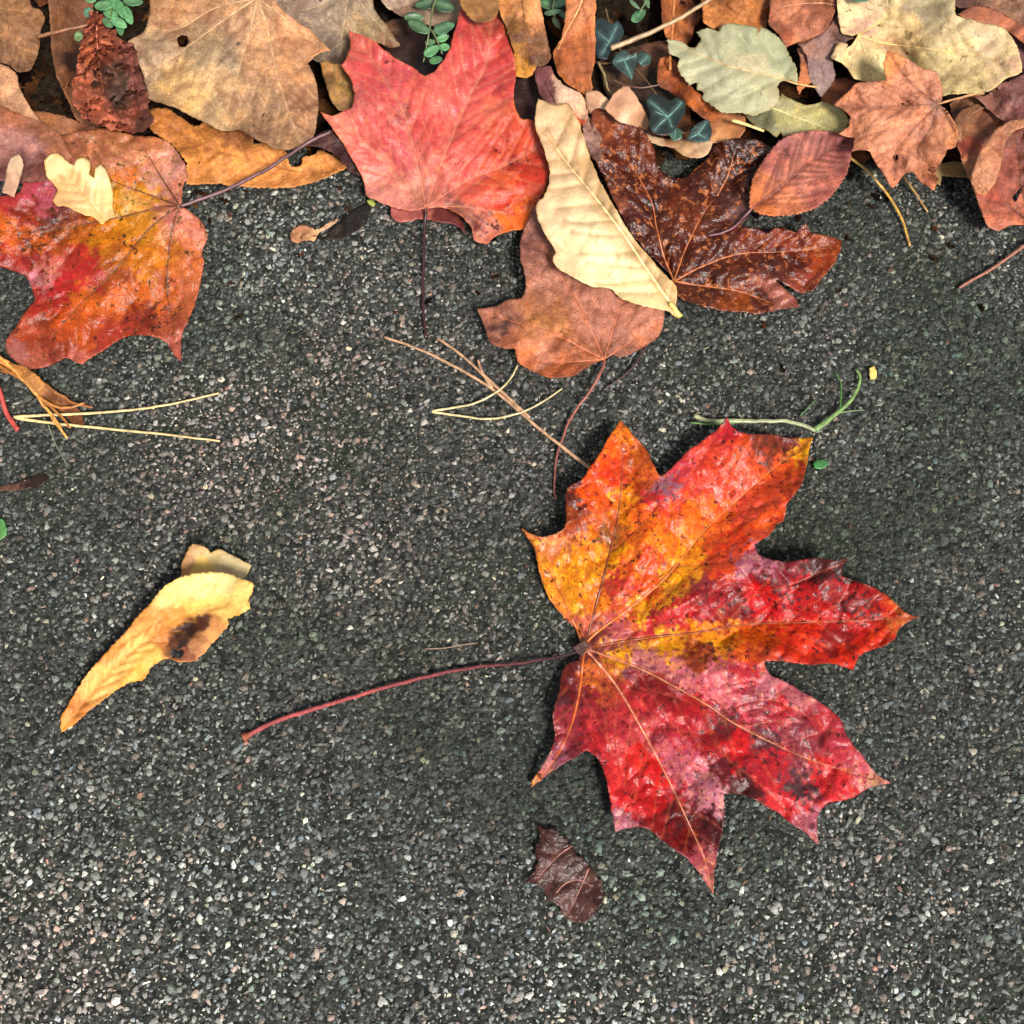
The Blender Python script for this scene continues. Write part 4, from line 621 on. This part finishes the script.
leaf('green_leaf', 'bright green leaf end poking in at the left edge of the asphalt', 'leaf',
 [(-14,512),(-4,518),(3,520),(7,530),(4,538),(-6,542),(-16,536)], z=2, mat='green', sp=1.6, cols=[(2,530,(95,170,80)),(-8,530,(80,150,75))], seed=72, curl=.4)
leaf('leaflet', 'tiny bright green leaflet right of the big maple leaf', 'leaf',
 [(813,464),(816,460),(822,459),(828,462),(826,467),(820,469),(815,468)], z=1.6, mat='green', sp=1.2, cols=[(820,464,(60,150,65))], seed=73, curl=.3, und=.1)
leaf('petal_scrap', 'tiny yellow scrap on the asphalt above the green grass stalk', 'leaf fragment',
 [(870,368),(874,366),(877,371),(875,379),(870,379)], z=1.6, mat='pale', sp=1.2, cols=[(873,372,(250,205,60))], seed=74, curl=.3, und=.1)
leaf('leaflet', 'tiny yellow green scrap at the lower left edge of the red maple leaf', 'leaf fragment',
 [(367,200),(371,199),(376,203),(374,206),(369,204)], z=2., mat='green', sp=1.2, cols=[(371,202,(200,205,90))], seed=75, curl=.2, und=.1)

# ---- ivy
def vine(name, label, stems, leaves, stemcol, z, group=None, veincol=None, mat='green'):
    o0 = at(stems[0][0][0], stems[0][0][1], z*.001); root = empty(name, o0); tag(root, label, 'plant', group)
    for s in stems: tube('stem', s, .45, .3, stemcol, root, o0, wob=.8)
    for i, (P, veins, cols, lz) in enumerate(leaves):
        lf, h, m = blade('leaf', P, z=lz, veins=veins, sec=False, cols=cols, mat=mat, sp=1.5, parent=root, origin=o0, curl=.9, und=1.3, pillow=.6, crumple=.12, veincol=veincol, vstr=.5, warp=3, seed=80+i, crease=.25, jit=.3)
        if name == 'ivy_plant':
            for v in m:
                L = smooth_line(v, 2); W = at(L[:, 0], L[:, 1], (h(L[:, 0], L[:, 1])+.12)*.001)
                Vv, Fv = tube_mesh(W, np.linspace(.28, .14, len(L))*.001, 6, .6); link_mesh('vein', Vv, Fv, stem_material(veincol), lf, (0, 0, 0) if False else o0)
def ell(cx, cy, a, b, ang, n=14, tip=.25):
    out = []
    for k in range(n):
        t = 2*math.pi*k/n; r = 1+tip*max(0, math.cos(t))**4
        x = a*math.cos(t)*r; y = b*math.sin(t); c, s = math.cos(R(ang)), math.sin(R(ang)); out.append((cx+x*c-y*s, cy+x*s+y*c))
    return out
IV = (118,158,150)
dk = (24,50,42); dk2 = (34,64,52)
vine('ivy_plant', 'dark green ivy with pale veined leaves creeping among the brown leaves', 
 [[(606,8,14),(612,36,15),(622,52,16),(640,74,16),(655,92,17),(665,118,19)],[(665,118,18),(680,132,18),(698,134,18)],[(595,62,14),(606,64,15),(630,56,17)]],
 [([(646,100),(652,94),(663,97),(670,101),(677,97),(685,103),(685,112),(679,122),(673,132),(662,135),(654,133),(649,125),(650,115)], [[(668,117),(658,108),(650,102)],[(668,117),(677,108),(682,102)],[(668,117),(660,124),(654,131)],[(668,117),(672,127)],[(668,117),(656,112)]], [(660,110,dk),(675,110,dk2),(662,126,dk)], 23),
  ([(708,119),(712,130),(709,141),(696,142),(686,139),(693,127),(700,122)], [[(698,134),(706,123)],[(698,134),(690,138)],[(698,134),(706,138)]], [(700,132,(40,78,76))], 20.5),
  ([(668,134),(674,127),(681,130),(682,138),(674,141)], [[(675,129),(675,138)]], [(675,134,(78,130,100))], 22),
  ([(594,22),(602,18),(612,24),(618,20),(624,31),(620,41),(612,48),(607,59),(598,58),(594,44)], [[(609,42),(617,26)],[(609,42),(598,32)],[(609,42),(602,54)]], [(605,34,(42,72,76)),(606,48,(40,66,72))], 20),
  ([(612,62),(616,54),(624,50),(632,55),(637,51),(638,62),(634,72),(632,81),(625,74),(616,68)], [[(624,60),(632,78)],[(624,60),(616,62)],[(624,60),(635,56)]], [(624,64,(58,88,84)),(632,70,(52,80,76))], 19),
  ([(637,54),(644,51),(651,57),(650,64),(642,66),(637,61)], [[(640,64),(648,56)]], [(644,58,(56,92,78))], 18)],
 (110,84,52), 16, veincol=IV)
def sprig(label, stems, pairs, col, z):
    L = []
    for (x, y, a, b, an, c) in pairs: L.append((ell(x, y, a, b, an), [[(x-a*math.cos(R(an)), y-a*math.sin(R(an))), (x, y), (x+a*.9*math.cos(R(an)), y+a*.9*math.sin(R(an)))]], [(x, y, c)], z+random.uniform(-1.5, 2.5)))
    vine('green_sprig', label, stems, L, col, z, veincol=(150,200,140))
g1 = (96,182,108); g2 = (70,150,86); g3 = (120,200,130); g4 = (52,98,58)
sprig('bright green small leaved sprig hanging over the crinkled leaf', [[(112,-10,33),(112,6,33),(110,22,32)]],
 [(104,5,10,5,-8,g1),(120,8,10,5,60,g1),(110,13,7,5,20,g3),(127,14,9,5,65,g1),(132,1,9,5,5,g2),(107,22,6,4,40,g1),(118,22,8,5,30,g3),(120,28,6,4,80,g1),(88,12,5,5,0,(90,150,130)),(78,36,4,5,10,(130,170,90)),(90,0,5,3,0,g3),(113,0,8,4,80,g2)], (95,120,60), 32)
sprig('sprig with green oval leaflets above the notch of the red maple leaf', [[(438,-10,27),(433,10,27),(429,34,25),(426,50,22)],[(431,30,25),(437,40,24),(442,54,23)],[(426,50,22),(423,62,20)]],
 [(443,28,10,6,-20,(78,136,98)),(418,26,11,6,28,(66,118,70)),(442,38,6,4,-20,g1),(444,47,5,4,0,g1),(431,51,8,5,-30,g1),(435,60,6,4,-15,g2),(430,42,5,3,-10,(100,150,90)),(428,3,11,6,170,g4),(443,5,10,7,20,(60,100,66)),(413,17,9,5,0,g4)], (105,110,70), 24)
sprig('shaded green tuft between the brown leaf and the rusty strip at the top', [[(556,-10,20),(553,10,18),(560,30,12)]],
 [(548,4,9,5,10,(62,122,70)),(560,2,8,5,-20,(78,142,84)),(552,12,8,3,-10,(60,100,62)),(562,14,7,3,40,(72,98,66)),(556,22,6,3,60,(80,100,66))], (88,92,60), 16)
sprig('single green pointed leaf on a thin stalk right of the rusty strip', [[(648,-10,20),(645,4,20),(640,12,20)],[(628,-8,18),(634,6,18)]],
 [(638,16,8,5,-40,(72,150,92)),(646,0,7,3,70,(70,120,80)),(634,4,6,2,40,(110,150,110))], (110,130,90), 19)
sprig('green leaf edge lying on the pale mottled leaf at the top', [[(866,-12,33),(862,-4,33)]], [(860,-3,9,5,5,(84,150,110))], (95,120,80), 32)

# ---- twigs, stems, needles
def stick(name, label, cat, pts, r0, r1, col, group=None, **kw):
    return tag(tube(name, pts, r0, r1, col, **kw), label, cat, group)
stick('twig', 'pale grey brown twig with a cut end lying over the ivy', 'twig', [(611,48,24),(630,41,25),(650,33,26),(672,22,28),(690,12,30),(722,-8,32)], 1.05, .7, (178,146,110), wob=1.)
stick('twig', 'thin twig stub joining the corner leaf to the sprig, top left', 'twig', [(38,37,27),(52,33,29),(70,29,30),(88,25,30)], .75, .4, (150,100,72), wob=1.)
stick('twig', 'upright thin orange stalk beside the crumpled rust leaf', 'twig', [(674,-8,23),(673,20,23),(671,45,22),(670,70,21)], .55, .5, (205,130,78), wob=.6)
stick('twig', 'forked pale rootlet below the upper ivy leaf', 'twig', [(598,62,18),(604,76,18),(608,88,17),(614,98,16)], .6, .4, (140,122,84), wob=1.5)
stick('twig', 'thin dark twig behind the golden tan leaf', 'twig', [(612,80,15),(636,88,17),(652,86,17),(662,84,17)], .45, .3, (110,75,62), wob=1.)
stick('twig', 'thin dark curved stalk below the brown maple leaf', 'twig', [(648,343,3),(641,355,2.6),(633,367,2.2),(618,380,1.8),(603,390,1.4)], .4, .3, (82,46,46))
def needles(label, strands, col, base, group=None, r=(.5, .35)):
    o0 = at(base[0], base[1], .0015); root = empty('pine_needles', o0); tag(root, label, 'pine needles', group)
    for s in strands: tube('needle', s, r[0], r[1], col, root, o0, wob=.5, flat=.7)
needles('pair of long straw coloured needles spreading right near the left edge', [[(14,417,2.4),(50,415,2.6),(110,412,2.4),(160,406,2.2),(190,400,1.8),(219,393,1.6)],[(16,418,2.),(60,424,1.8),(120,430,1.8),(170,435,1.6),(220,441,1.4)]], (232,204,148), (14,417), r=(.6,.4))
needles('pair of pale curved needles in a V shape below the brown maple leaf', [[(432,411,1.6),(452,408,1.8),(475,403,2.6),(498,391,3.2),(511,378,2.4),(518,365,2.)],[(432,412,1.4),(455,415,1.6),(485,419,1.8),(512,415,3.),(535,406,2.2),(562,389,1.6)]], (216,198,150), (432,411), r=(.5,.32))
needles('long brown needles crossing the V shaped pair and reaching the big maple leaf', [[(384,337,1.6),(405,344,1.8),(432,355,2.),(470,375,2.4),(500,395,2.2),(535,425,2.),(560,445,2.),(592,470,2.)],[(437,338,1.6),(455,350,2.),(478,370,2.6),(500,390,2.6),(530,418,2.4)],[(478,360,2.2),(482,372,2.4),(492,388,2.2)]], (190,150,118), (592,470), r=(.5,.7))
needles('yellow needle curving down right of the pinkish oval leaf', [[(848,156,12),(864,168,8),(880,185,4),(893,203,2.4),(903,222,1.8),(910,246,1.4)]], (205,160,85), (848,156), r=(.6,.5))
needles('short tan needle under the tip of the salmon maple leaf', [[(903,176,5),(912,188,2.6),(920,200,1.8),(928,212,1.4)]], (190,145,85), (903,176), r=(.5,.35))
stick('stalk', 'thin reddish brown leaf stalk lying at the right edge of the asphalt', 'stalk', [(959,288,1.4),(972,280,1.8),(990,270,2.2),(1010,256,2.6),(1040,234,3)], .55, .7, (165,108,88))
stick('straw', 'short pale straw under the olive and green leaves', 'straw', [(732,120,19),(745,124,19),(764,131,18)], .8, .55, (232,205,140), flat=.6)
stick('stalk', 'red stalk with a pale end at the left edge', 'stalk', [(-8,372,8),(0,392,6),(6,412,4),(12,422,3),(18,430,2.6)], .75, 1., (190,78,70))
stick('twig', 'fine pinkish fibre on the asphalt above the long maple stem', 'twig', [(425,649,1.2),(445,648,1.3),(462,645,1.3),(478,643,1.2)], .22, .16, (150,120,95))
stick('twig', 'tiny pale splinter on the asphalt under the needle pair at left', 'twig', [(48,424,1.2),(56,445,1.2),(66,463,1.2)], .2, .15, (140,145,120))
# straw bunch at the left
o0 = at(0, 360, .006); root = empty('straw_bunch', o0); tag(root, 'bunch of torn brown straw at the left edge under the orange maple leaf', 'straw')
for k, s in enumerate([[(-10,350,8),(12,366,6.5),(30,384,5),(46,408,3.5),(62,432,2.5)],[(-10,356,7),(16,372,6),(38,396,5),(60,408,4),(84,403,3)],[(-8,362,6),(20,378,6),(46,402,4),(72,428,2)],[(0,370,5),(30,376,6),(50,388,5),(72,402,3),(93,408,2)],[(4,360,7),(30,386,6),(44,406,4),(68,438,2)]]):
    tube('strand', s, .8, .45, [(205,150,80),(188,124,66),(160,100,50),(150,92,46),(215,160,92)][k], root, o0, wob=1.6, flat=.45)
blade('husk', [(8,362),(24,366),(38,376),(52,390),(66,398),(80,412),(84,424),(74,424),(62,412),(50,402),(36,392),(20,376)], z=5, cols=[(30,375,(175,120,62)),(60,402,(130,78,38)),(76,418,(120,72,36))], mat='dry', sp=1.8, parent=root, origin=o0, hts=[(10,364,7),(80,420,2)], crumple=.6, seed=90)
# green grass stalk above the big leaf
o0 = at(815, 430, .002); root = empty('grass_stalk', o0); tag(root, 'pale green forked grass stalk lying above the big maple leaf', 'grass')
tube('stalk', [(816,430,3.2),(800,424,3.4),(780,421,3.),(752,421,3.),(728,421,3.6),(706,420,2.),(694,416,1.6)], .75, .9, (168,172,130), root, o0, wob=1., flat=.6)
tube('stalk', [(752,421,2.6),(728,423,2.4),(708,424,2.),(690,423,1.4)], .5, .3, (110,150,90), root, o0, wob=.8)
tube('blade', [(815,430,3.4),(826,422,3.4),(838,412,3.),(850,401,3.),(858,388,2.6),(860,376,2.),(856,369,1.6)], 1., .45, (128,158,92), root, o0, wob=.8, flat=.5)
tube('blade', [(840,410,2.6),(841,396,2.),(841,384,1.6),(836,372,1.3)], .4, .22, (80,125,60), root, o0)
tube('blade', [(838,413,2.4),(850,411,1.8),(864,410,1.4)], .35, .2, (110,130,90), root, o0)
tube('blade', [(800,416,1.4),(808,408,1.6),(816,400,1.5)], .3, .2, (80,120,66), root, o0)

# ================================================================== THE SETTING
def vcol_material(name, rough, bumpd, scale, spec=.5, detail=None):
    m, n = nt(name); g = G(n)
    co = g('ShaderNodeTexCoord').outputs['Object']
    col = g('ShaderNodeVertexColor', layer_name='Col').outputs[0]
    nn = g('ShaderNodeTexNoise', {'Vector': co, 'Scale': float(scale), 'Detail': 5., 'Roughness': .7}).outputs[0]
    c = mixc(g, ramp(g, nn, .3, .7), mixc(g, 1., col, (.22, .23, .22, 1), 'MULTIPLY'), mixc(g, 1., col, (1.6, 1.6, 1.58, 1), 'MULTIPLY'))
    b = g('ShaderNodeBump', {'Height': nn, 'Strength': .9, 'Distance': bumpd}).outputs[0]
    p = g('ShaderNodeBsdfPrincipled', {'Base Color': c, 'Roughness': rough, 'Normal': b, 'Specular IOR Level': spec})
    g('ShaderNodeOutputMaterial', {'Surface': p.outputs[0]}); return m
def asphalt_bed_material():
    m, n = nt('Bitumen and fines'); g = G(n)
    co = g('ShaderNodeTexCoord').outputs['Object']
    big = g('ShaderNodeTexNoise', {'Vector': co, 'Scale': 14., 'Detail': 3.}).outputs[0]
    nn = g('ShaderNodeTexNoise', {'Vector': co, 'Scale': 900., 'Detail': 5., 'Roughness': .7}).outputs[0]
    vo = g('ShaderNodeTexVoronoi', {'Vector': co, 'Scale': 620., 'Randomness': 1.})
    grey = mixc(g, ramp(g, vo.outputs['Color'], .2, 1.), (.010, .011, .010, 1), (.075, .075, .066, 1))
    c = mixc(g, ramp(g, nn, .35, .6), (.008, .009, .008, 1), grey)
    c = mixc(g, mathn(g, 'MULTIPLY', ramp(g, big, .5, .7), .5), c, (.012, .018, .010, 1))
    h = mathn(g, 'ADD', mathn(g, 'MULTIPLY', vo.outputs['Distance'], -.9), nn)
    b = g('ShaderNodeBump', {'Height': h, 'Strength': 1., 'Distance': .0008}).outputs[0]
    p = g('ShaderNodeBsdfPrincipled', {'Base Color': c, 'Roughness': .9, 'Normal': b, 'Specular IOR Level': .1})
    g('ShaderNodeOutputMaterial', {'Surface': p.outputs[0]}); return m
# bed: one sheet, finely shaped near the picture
def grid(x0, x1, y0, y1, nx, ny, zf):
    X, Y = np.meshgrid(np.linspace(x0, x1, nx), np.linspace(y0, y1, ny)); Z = zf(X, Y)
    V = np.c_[X.ravel(), Y.ravel(), Z.ravel()]
    i = (np.arange(ny-1)[:, None]*nx+np.arange(nx-1)[None]).ravel()
    return V, np.c_[i, i+1, i+nx+1, i+nx]
xs = np.concatenate([-np.geomspace(40, .5, 14), np.linspace(-.45, .45, 160), np.geomspace(.5, 40, 14)])
ys = np.concatenate([-np.geomspace(40, .5, 14), np.linspace(-.45, .45, 160), np.geomspace(.5, 40, 14)])
X, Y = np.meshgrid(xs, ys); near = np.exp(-(X**2+Y**2)/.3)
Z = .0005*fbm(X*60, Y*60, 2, 3)*near-.0004
V = np.c_[X.ravel(), Y.ravel(), Z.ravel()]; nx = len(xs); ny = len(ys)
i = (np.arange(ny-1)[:, None]*nx+np.arange(nx-1)[None]).ravel()
bed = link_mesh('ground', V, np.c_[i, i+1, i+nx+1, i+nx], asphalt_bed_material()); tag(bed, kind='structure')
# aggregate: stone chips embedded in the bitumen
def chips(x0, x1, y0, y1, step):
    gx, gy = np.meshgrid(np.arange(x0, x1, step), np.arange(y0, y1, step)); n = gx.size
    x = gx.ravel()+RNG.uniform(-.62, .62, n)*step; y = gy.ravel()+RNG.uniform(-.62, .62, n)*step
    r = step*np.clip(RNG.lognormal(-.40, .38, n), .2, 1.3)
    K = 6; a = np.arange(K)/K*2*np.pi
    ang = a[None]+RNG.uniform(-.5, .5, (n, K))+RNG.uniform(0, 6.28, (n, 1))
    el = RNG.uniform(.38, 1., (n, 1)); rot = RNG.uniform(0, 3.14, (n, 1))
    rr = r[:, None]*RNG.uniform(.6, 1.2, (n, K))
    ux = rr*np.cos(ang); uy = rr*np.sin(ang)*el
    bx = ux*np.cos(rot)-uy*np.sin(rot); by = ux*np.sin(rot)+uy*np.cos(rot)
    sc = RNG.uniform(.5, .85, (n, 1)); ht = r*RNG.uniform(-.16, .45, n)
    tx = RNG.normal(0, .18, (n, 1)); ty = RNG.normal(0, .18, (n, 1))
    dx = RNG.normal(0, .12, (n, 1))*r[:, None]; dy = RNG.normal(0, .12, (n, 1))*r[:, None]
    hz = .0005*fbm(x*60, y*60, 2, 3)-.0004
    lowf = fbm(x*22, y*22, 61, 3)
    zb = np.broadcast_to((hz-.0005)[:, None], (n, K))
    zt = np.clip((hz+ht)[:, None]+tx*bx*sc+ty*by*sc+RNG.normal(0, .05, (n, K))*r[:, None], -.0006, .0012)
    Vb = np.stack([x[:, None]+bx, y[:, None]+by, zb], -1); Vt = np.stack([x[:, None]+bx*sc+dx, y[:, None]+by*sc+dy, zt], -1)
    V = np.concatenate([Vb, Vt], 1).reshape(-1, 3)
    o = np.arange(n)[:, None, None]*12
    F = [[k, (k+1) % K, K+(k+1) % K] for k in range(K)]+[[k, K+(k+1) % K, K+k] for k in range(K)]+[[K, K+k, K+k+1] for k in range(1, K-1)]
    F = (np.array(F)[None]+o).reshape(-1, 3)
    # pigment per chip
    pal = np.array([(62,63,60),(84,85,81),(102,102,98),(118,118,112),(134,133,126),(156,154,146),(96,88,80),(120,108,98),(136,118,106),(98,106,98),(110,118,110),(104,112,116),(150,146,124),(184,178,156),(132,96,84),(190,190,182)], float)
    wt = np.array([.20,.20,.17,.13,.075,.028,.06,.04,.018,.05,.03,.03,.008,.006,.003,.0025]); wt /= wt.sum()
    ci = RNG.choice(len(pal), n, p=wt); col = lin(pal[ci])*RNG.uniform(.5, 1.25, (n, 1))*.76
    # real variation of the surface: mossy areas, dusty worn areas, reddish areas
    def area(spots):
        s = 0
        for (a, b, r, k) in spots:
            q = at(a, b, 0.); s = s+k*np.exp(-((x-q[0])**2+((y-q[1])*1.15)**2)/(r*PX)**2)
        return s
    moss = np.clip(fbm(x*16, y*16, 90, 4)*1.9-.15+area([(960,370,110,1.3),(860,330,70,.7),(120,480,90,.8),(380,740,120,1.),(930,740,130,1.),(240,560,60,.6),(840,540,70,.9),(640,900,60,.6),(500,560,50,.6),(700,400,70,.7),(330,430,50,.5),(560,790,60,.6),(180,800,60,.5)]), 0, 1)[:, None]
    col = col*(1-.74*moss)+col*np.array([.34, .62, .40])*.36*moss
    dust = np.clip(fbm(x*14+4, y*14, 93, 4)*1.5-.1+area([(30,960,150,1.7),(300,1010,220,.8),(600,1010,220,.75),(950,980,190,.9),(420,600,110,.6),(260,440,90,.4),(620,380,60,.4)]), 0, 1.6)[:, None]
    col = col*(1+.8*dust)*.9
    red = np.clip(fbm(x*11, y*11+7, 97, 2)*.8-.1+area([(420,600,120,.8),(250,450,100,.7),(40,940,120,.6),(330,360,60,.5)]), 0, 1)[:, None]
    col = col*(1+red*np.array([.26, .04, .02]))
    cool = area([(700,1000,300,.8),(350,900,150,.6)])[:, None]
    col = col*(1+np.clip(cool, 0, 1)*np.array([-.05, .02, .07]))
    return V, F, np.repeat(col, 12, 0)
V1, F1, c1 = chips(-.31, .31, -.24, .26, .00152)
tz = V1[:, 2].max()
ag = link_mesh('asphalt', V1, F1, vcol_material('Stone chips', .62, .00045, 1700., .22), col=c1, smooth=False); tag(ag, kind='structure')

# dark soil under the litter, rising away from the road
def soil_z(X, Y):
    edge = .143+.008*fbm(X*18, Y*0, 71, 2)
    t = np.clip((Y-edge)/.03, 0, 1); t = t*t*(3-2*t)
    return -.004+t*(.0065+.0022*fbm(X*120, Y*120, 72, 4))+np.clip(Y-.2, 0, .4)*.03
V, F = grid(-.75, .75, .12, .95, 300, 160, soil_z)
m, n = nt('Damp soil'); g = G(n); co = g('ShaderNodeTexCoord').outputs['Object']
nn = g('ShaderNodeTexNoise', {'Vector': co, 'Scale': 500., 'Detail': 6., 'Roughness': .7}).outputs[0]
cc = mixc(g, ramp(g, nn, .35, .7), (.004, .003, .002, 1), (.03, .019, .011, 1))
bb = g('ShaderNodeBump', {'Height': nn, 'Strength': 1., 'Distance': .0015}).outputs[0]
p = g('ShaderNodeBsdfPrincipled', {'Base Color': cc, 'Roughness': .95, 'Normal': bb, 'Specular IOR Level': .03}); g('ShaderNodeOutputMaterial', {'Surface': p.outputs[0]})
tag(link_mesh('soil', V, F, m), kind='structure')
# leaf litter: uncountable crumbs and rotten leaves under and beyond the named ones
def litter():
    VV = []; FF = []; CC = []; base = 0
    pal = [(92,58,38),(70,42,30),(120,80,52),(60,36,28),(140,96,62),(84,62,44),(105,64,36),(50,32,24)]
    for k in range(1500):
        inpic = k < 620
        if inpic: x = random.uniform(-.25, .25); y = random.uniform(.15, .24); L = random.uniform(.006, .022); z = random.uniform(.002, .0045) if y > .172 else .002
        else:
            x = random.uniform(-.7, .7); y = random.uniform(.235, .85); L = random.uniform(.02, .055); z = .006+(y-.2)*.03+random.uniform(0, .014)
        if k < 150: x = random.uniform(-.21, .21); y = .152-abs(random.gauss(0, .03)); L = random.uniform(.0012, .0045); z = .0011
        w = L*random.uniform(.35, .6); a = random.uniform(0, 6.28); bend = random.uniform(-.5, .5); nu, nv = 8, 5
        u, v = np.meshgrid(np.linspace(-1, 1, nu), np.linspace(-1, 1, nv)); wid = (1-np.abs(u)**2.2)**.7*(1+.15*np.sin(u*9+k))
        px = u*L*.5; py = v*wid*w*.5; pz = bend*(u*u*L*.22+v*v*w*.4)+.0009*np.sin(u*5+k)*v
        tx, ty = random.uniform(-.22, .22), random.uniform(-.22, .22)
        pz = np.clip(pz+tx*px+ty*py, -.002, .0018 if inpic else .02)
        X = x+px*math.cos(a)-py*math.sin(a); Y = y+px*math.sin(a)+py*math.cos(a)
        VV.append(np.c_[X.ravel(), Y.ravel(), (z+pz).ravel()]); i = (np.arange(nv-1)[:, None]*nu+np.arange(nu-1)[None]).ravel()
        FF.append(np.c_[i, i+1, i+nu+1, i+nu]+base); base += nu*nv
        CC.append(np.tile(alb(pal[k % len(pal)])*random.uniform(.5, 1.4)*(.55 if inpic else 1.6), (nu*nv, 1)))  # flakes in view are darkened to paint the shade in the gaps
    return np.vstack(VV), np.vstack(FF), np.vstack(CC)
V, F, c = litter()
lit = link_mesh('leaf_litter', V, F, MATS['litter'], col=c, spot=np.full(len(V), .4)); tag(lit, 'brown crumbled leaf litter and humus, darkened with painted shade, under the fallen leaves along the top', 'leaf litter', kind='stuff')

# ================================================================== LIGHT, CAMERA
sc = bpy.context.scene
w = bpy.data.worlds.new("World"); sc.world = w; w.use_nodes = True
n = w.node_tree; n.nodes.clear(); g = G(n)
SUN_EL, SUN_AZ = R(52), R(150)      # azimuth measured clockwise from +Y
sky = g('ShaderNodeTexSky', sky_type='NISHITA'); sky.sun_disc = False; sky.sun_elevation = SUN_EL; sky.sun_rotation = SUN_AZ
hs = g('ShaderNodeHueSaturation', {'Color': sky.outputs[0], 'Saturation': .15})
bg = g('ShaderNodeBackground', {'Color': hs.outputs[0], 'Strength': .08})
g('ShaderNodeOutputWorld', {'Surface': bg.outputs[0]})
sl = bpy.data.lights.new('sun', 'SUN'); sl.energy = 3.0; sl.angle = R(14); sl.color = (1, .96, .9)
so = bpy.data.objects.new('sun', sl); C.objects.link(so)
d = Vector((math.sin(SUN_AZ)*math.cos(SUN_EL), math.cos(SUN_AZ)*math.cos(SUN_EL), math.sin(SUN_EL)))
so.rotation_euler = d.to_track_quat('Z', 'Y').to_euler(); so.location = (0, 0, 2)
cd = bpy.data.cameras.new('camera'); co = bpy.data.objects.new('camera', cd); C.objects.link(co)
co.location = Vector(CAM); co.rotation_euler = (TH, 0, 0); cd.sensor_width = 36; cd.angle = FOV; cd.clip_start = .01; cd.clip_end = 200
sc.camera = co
sc.view_settings.view_transform = 'Standard'; sc.view_settings.look = 'None'; sc.view_settings.exposure = 1.47; sc.view_settings.gamma = 1
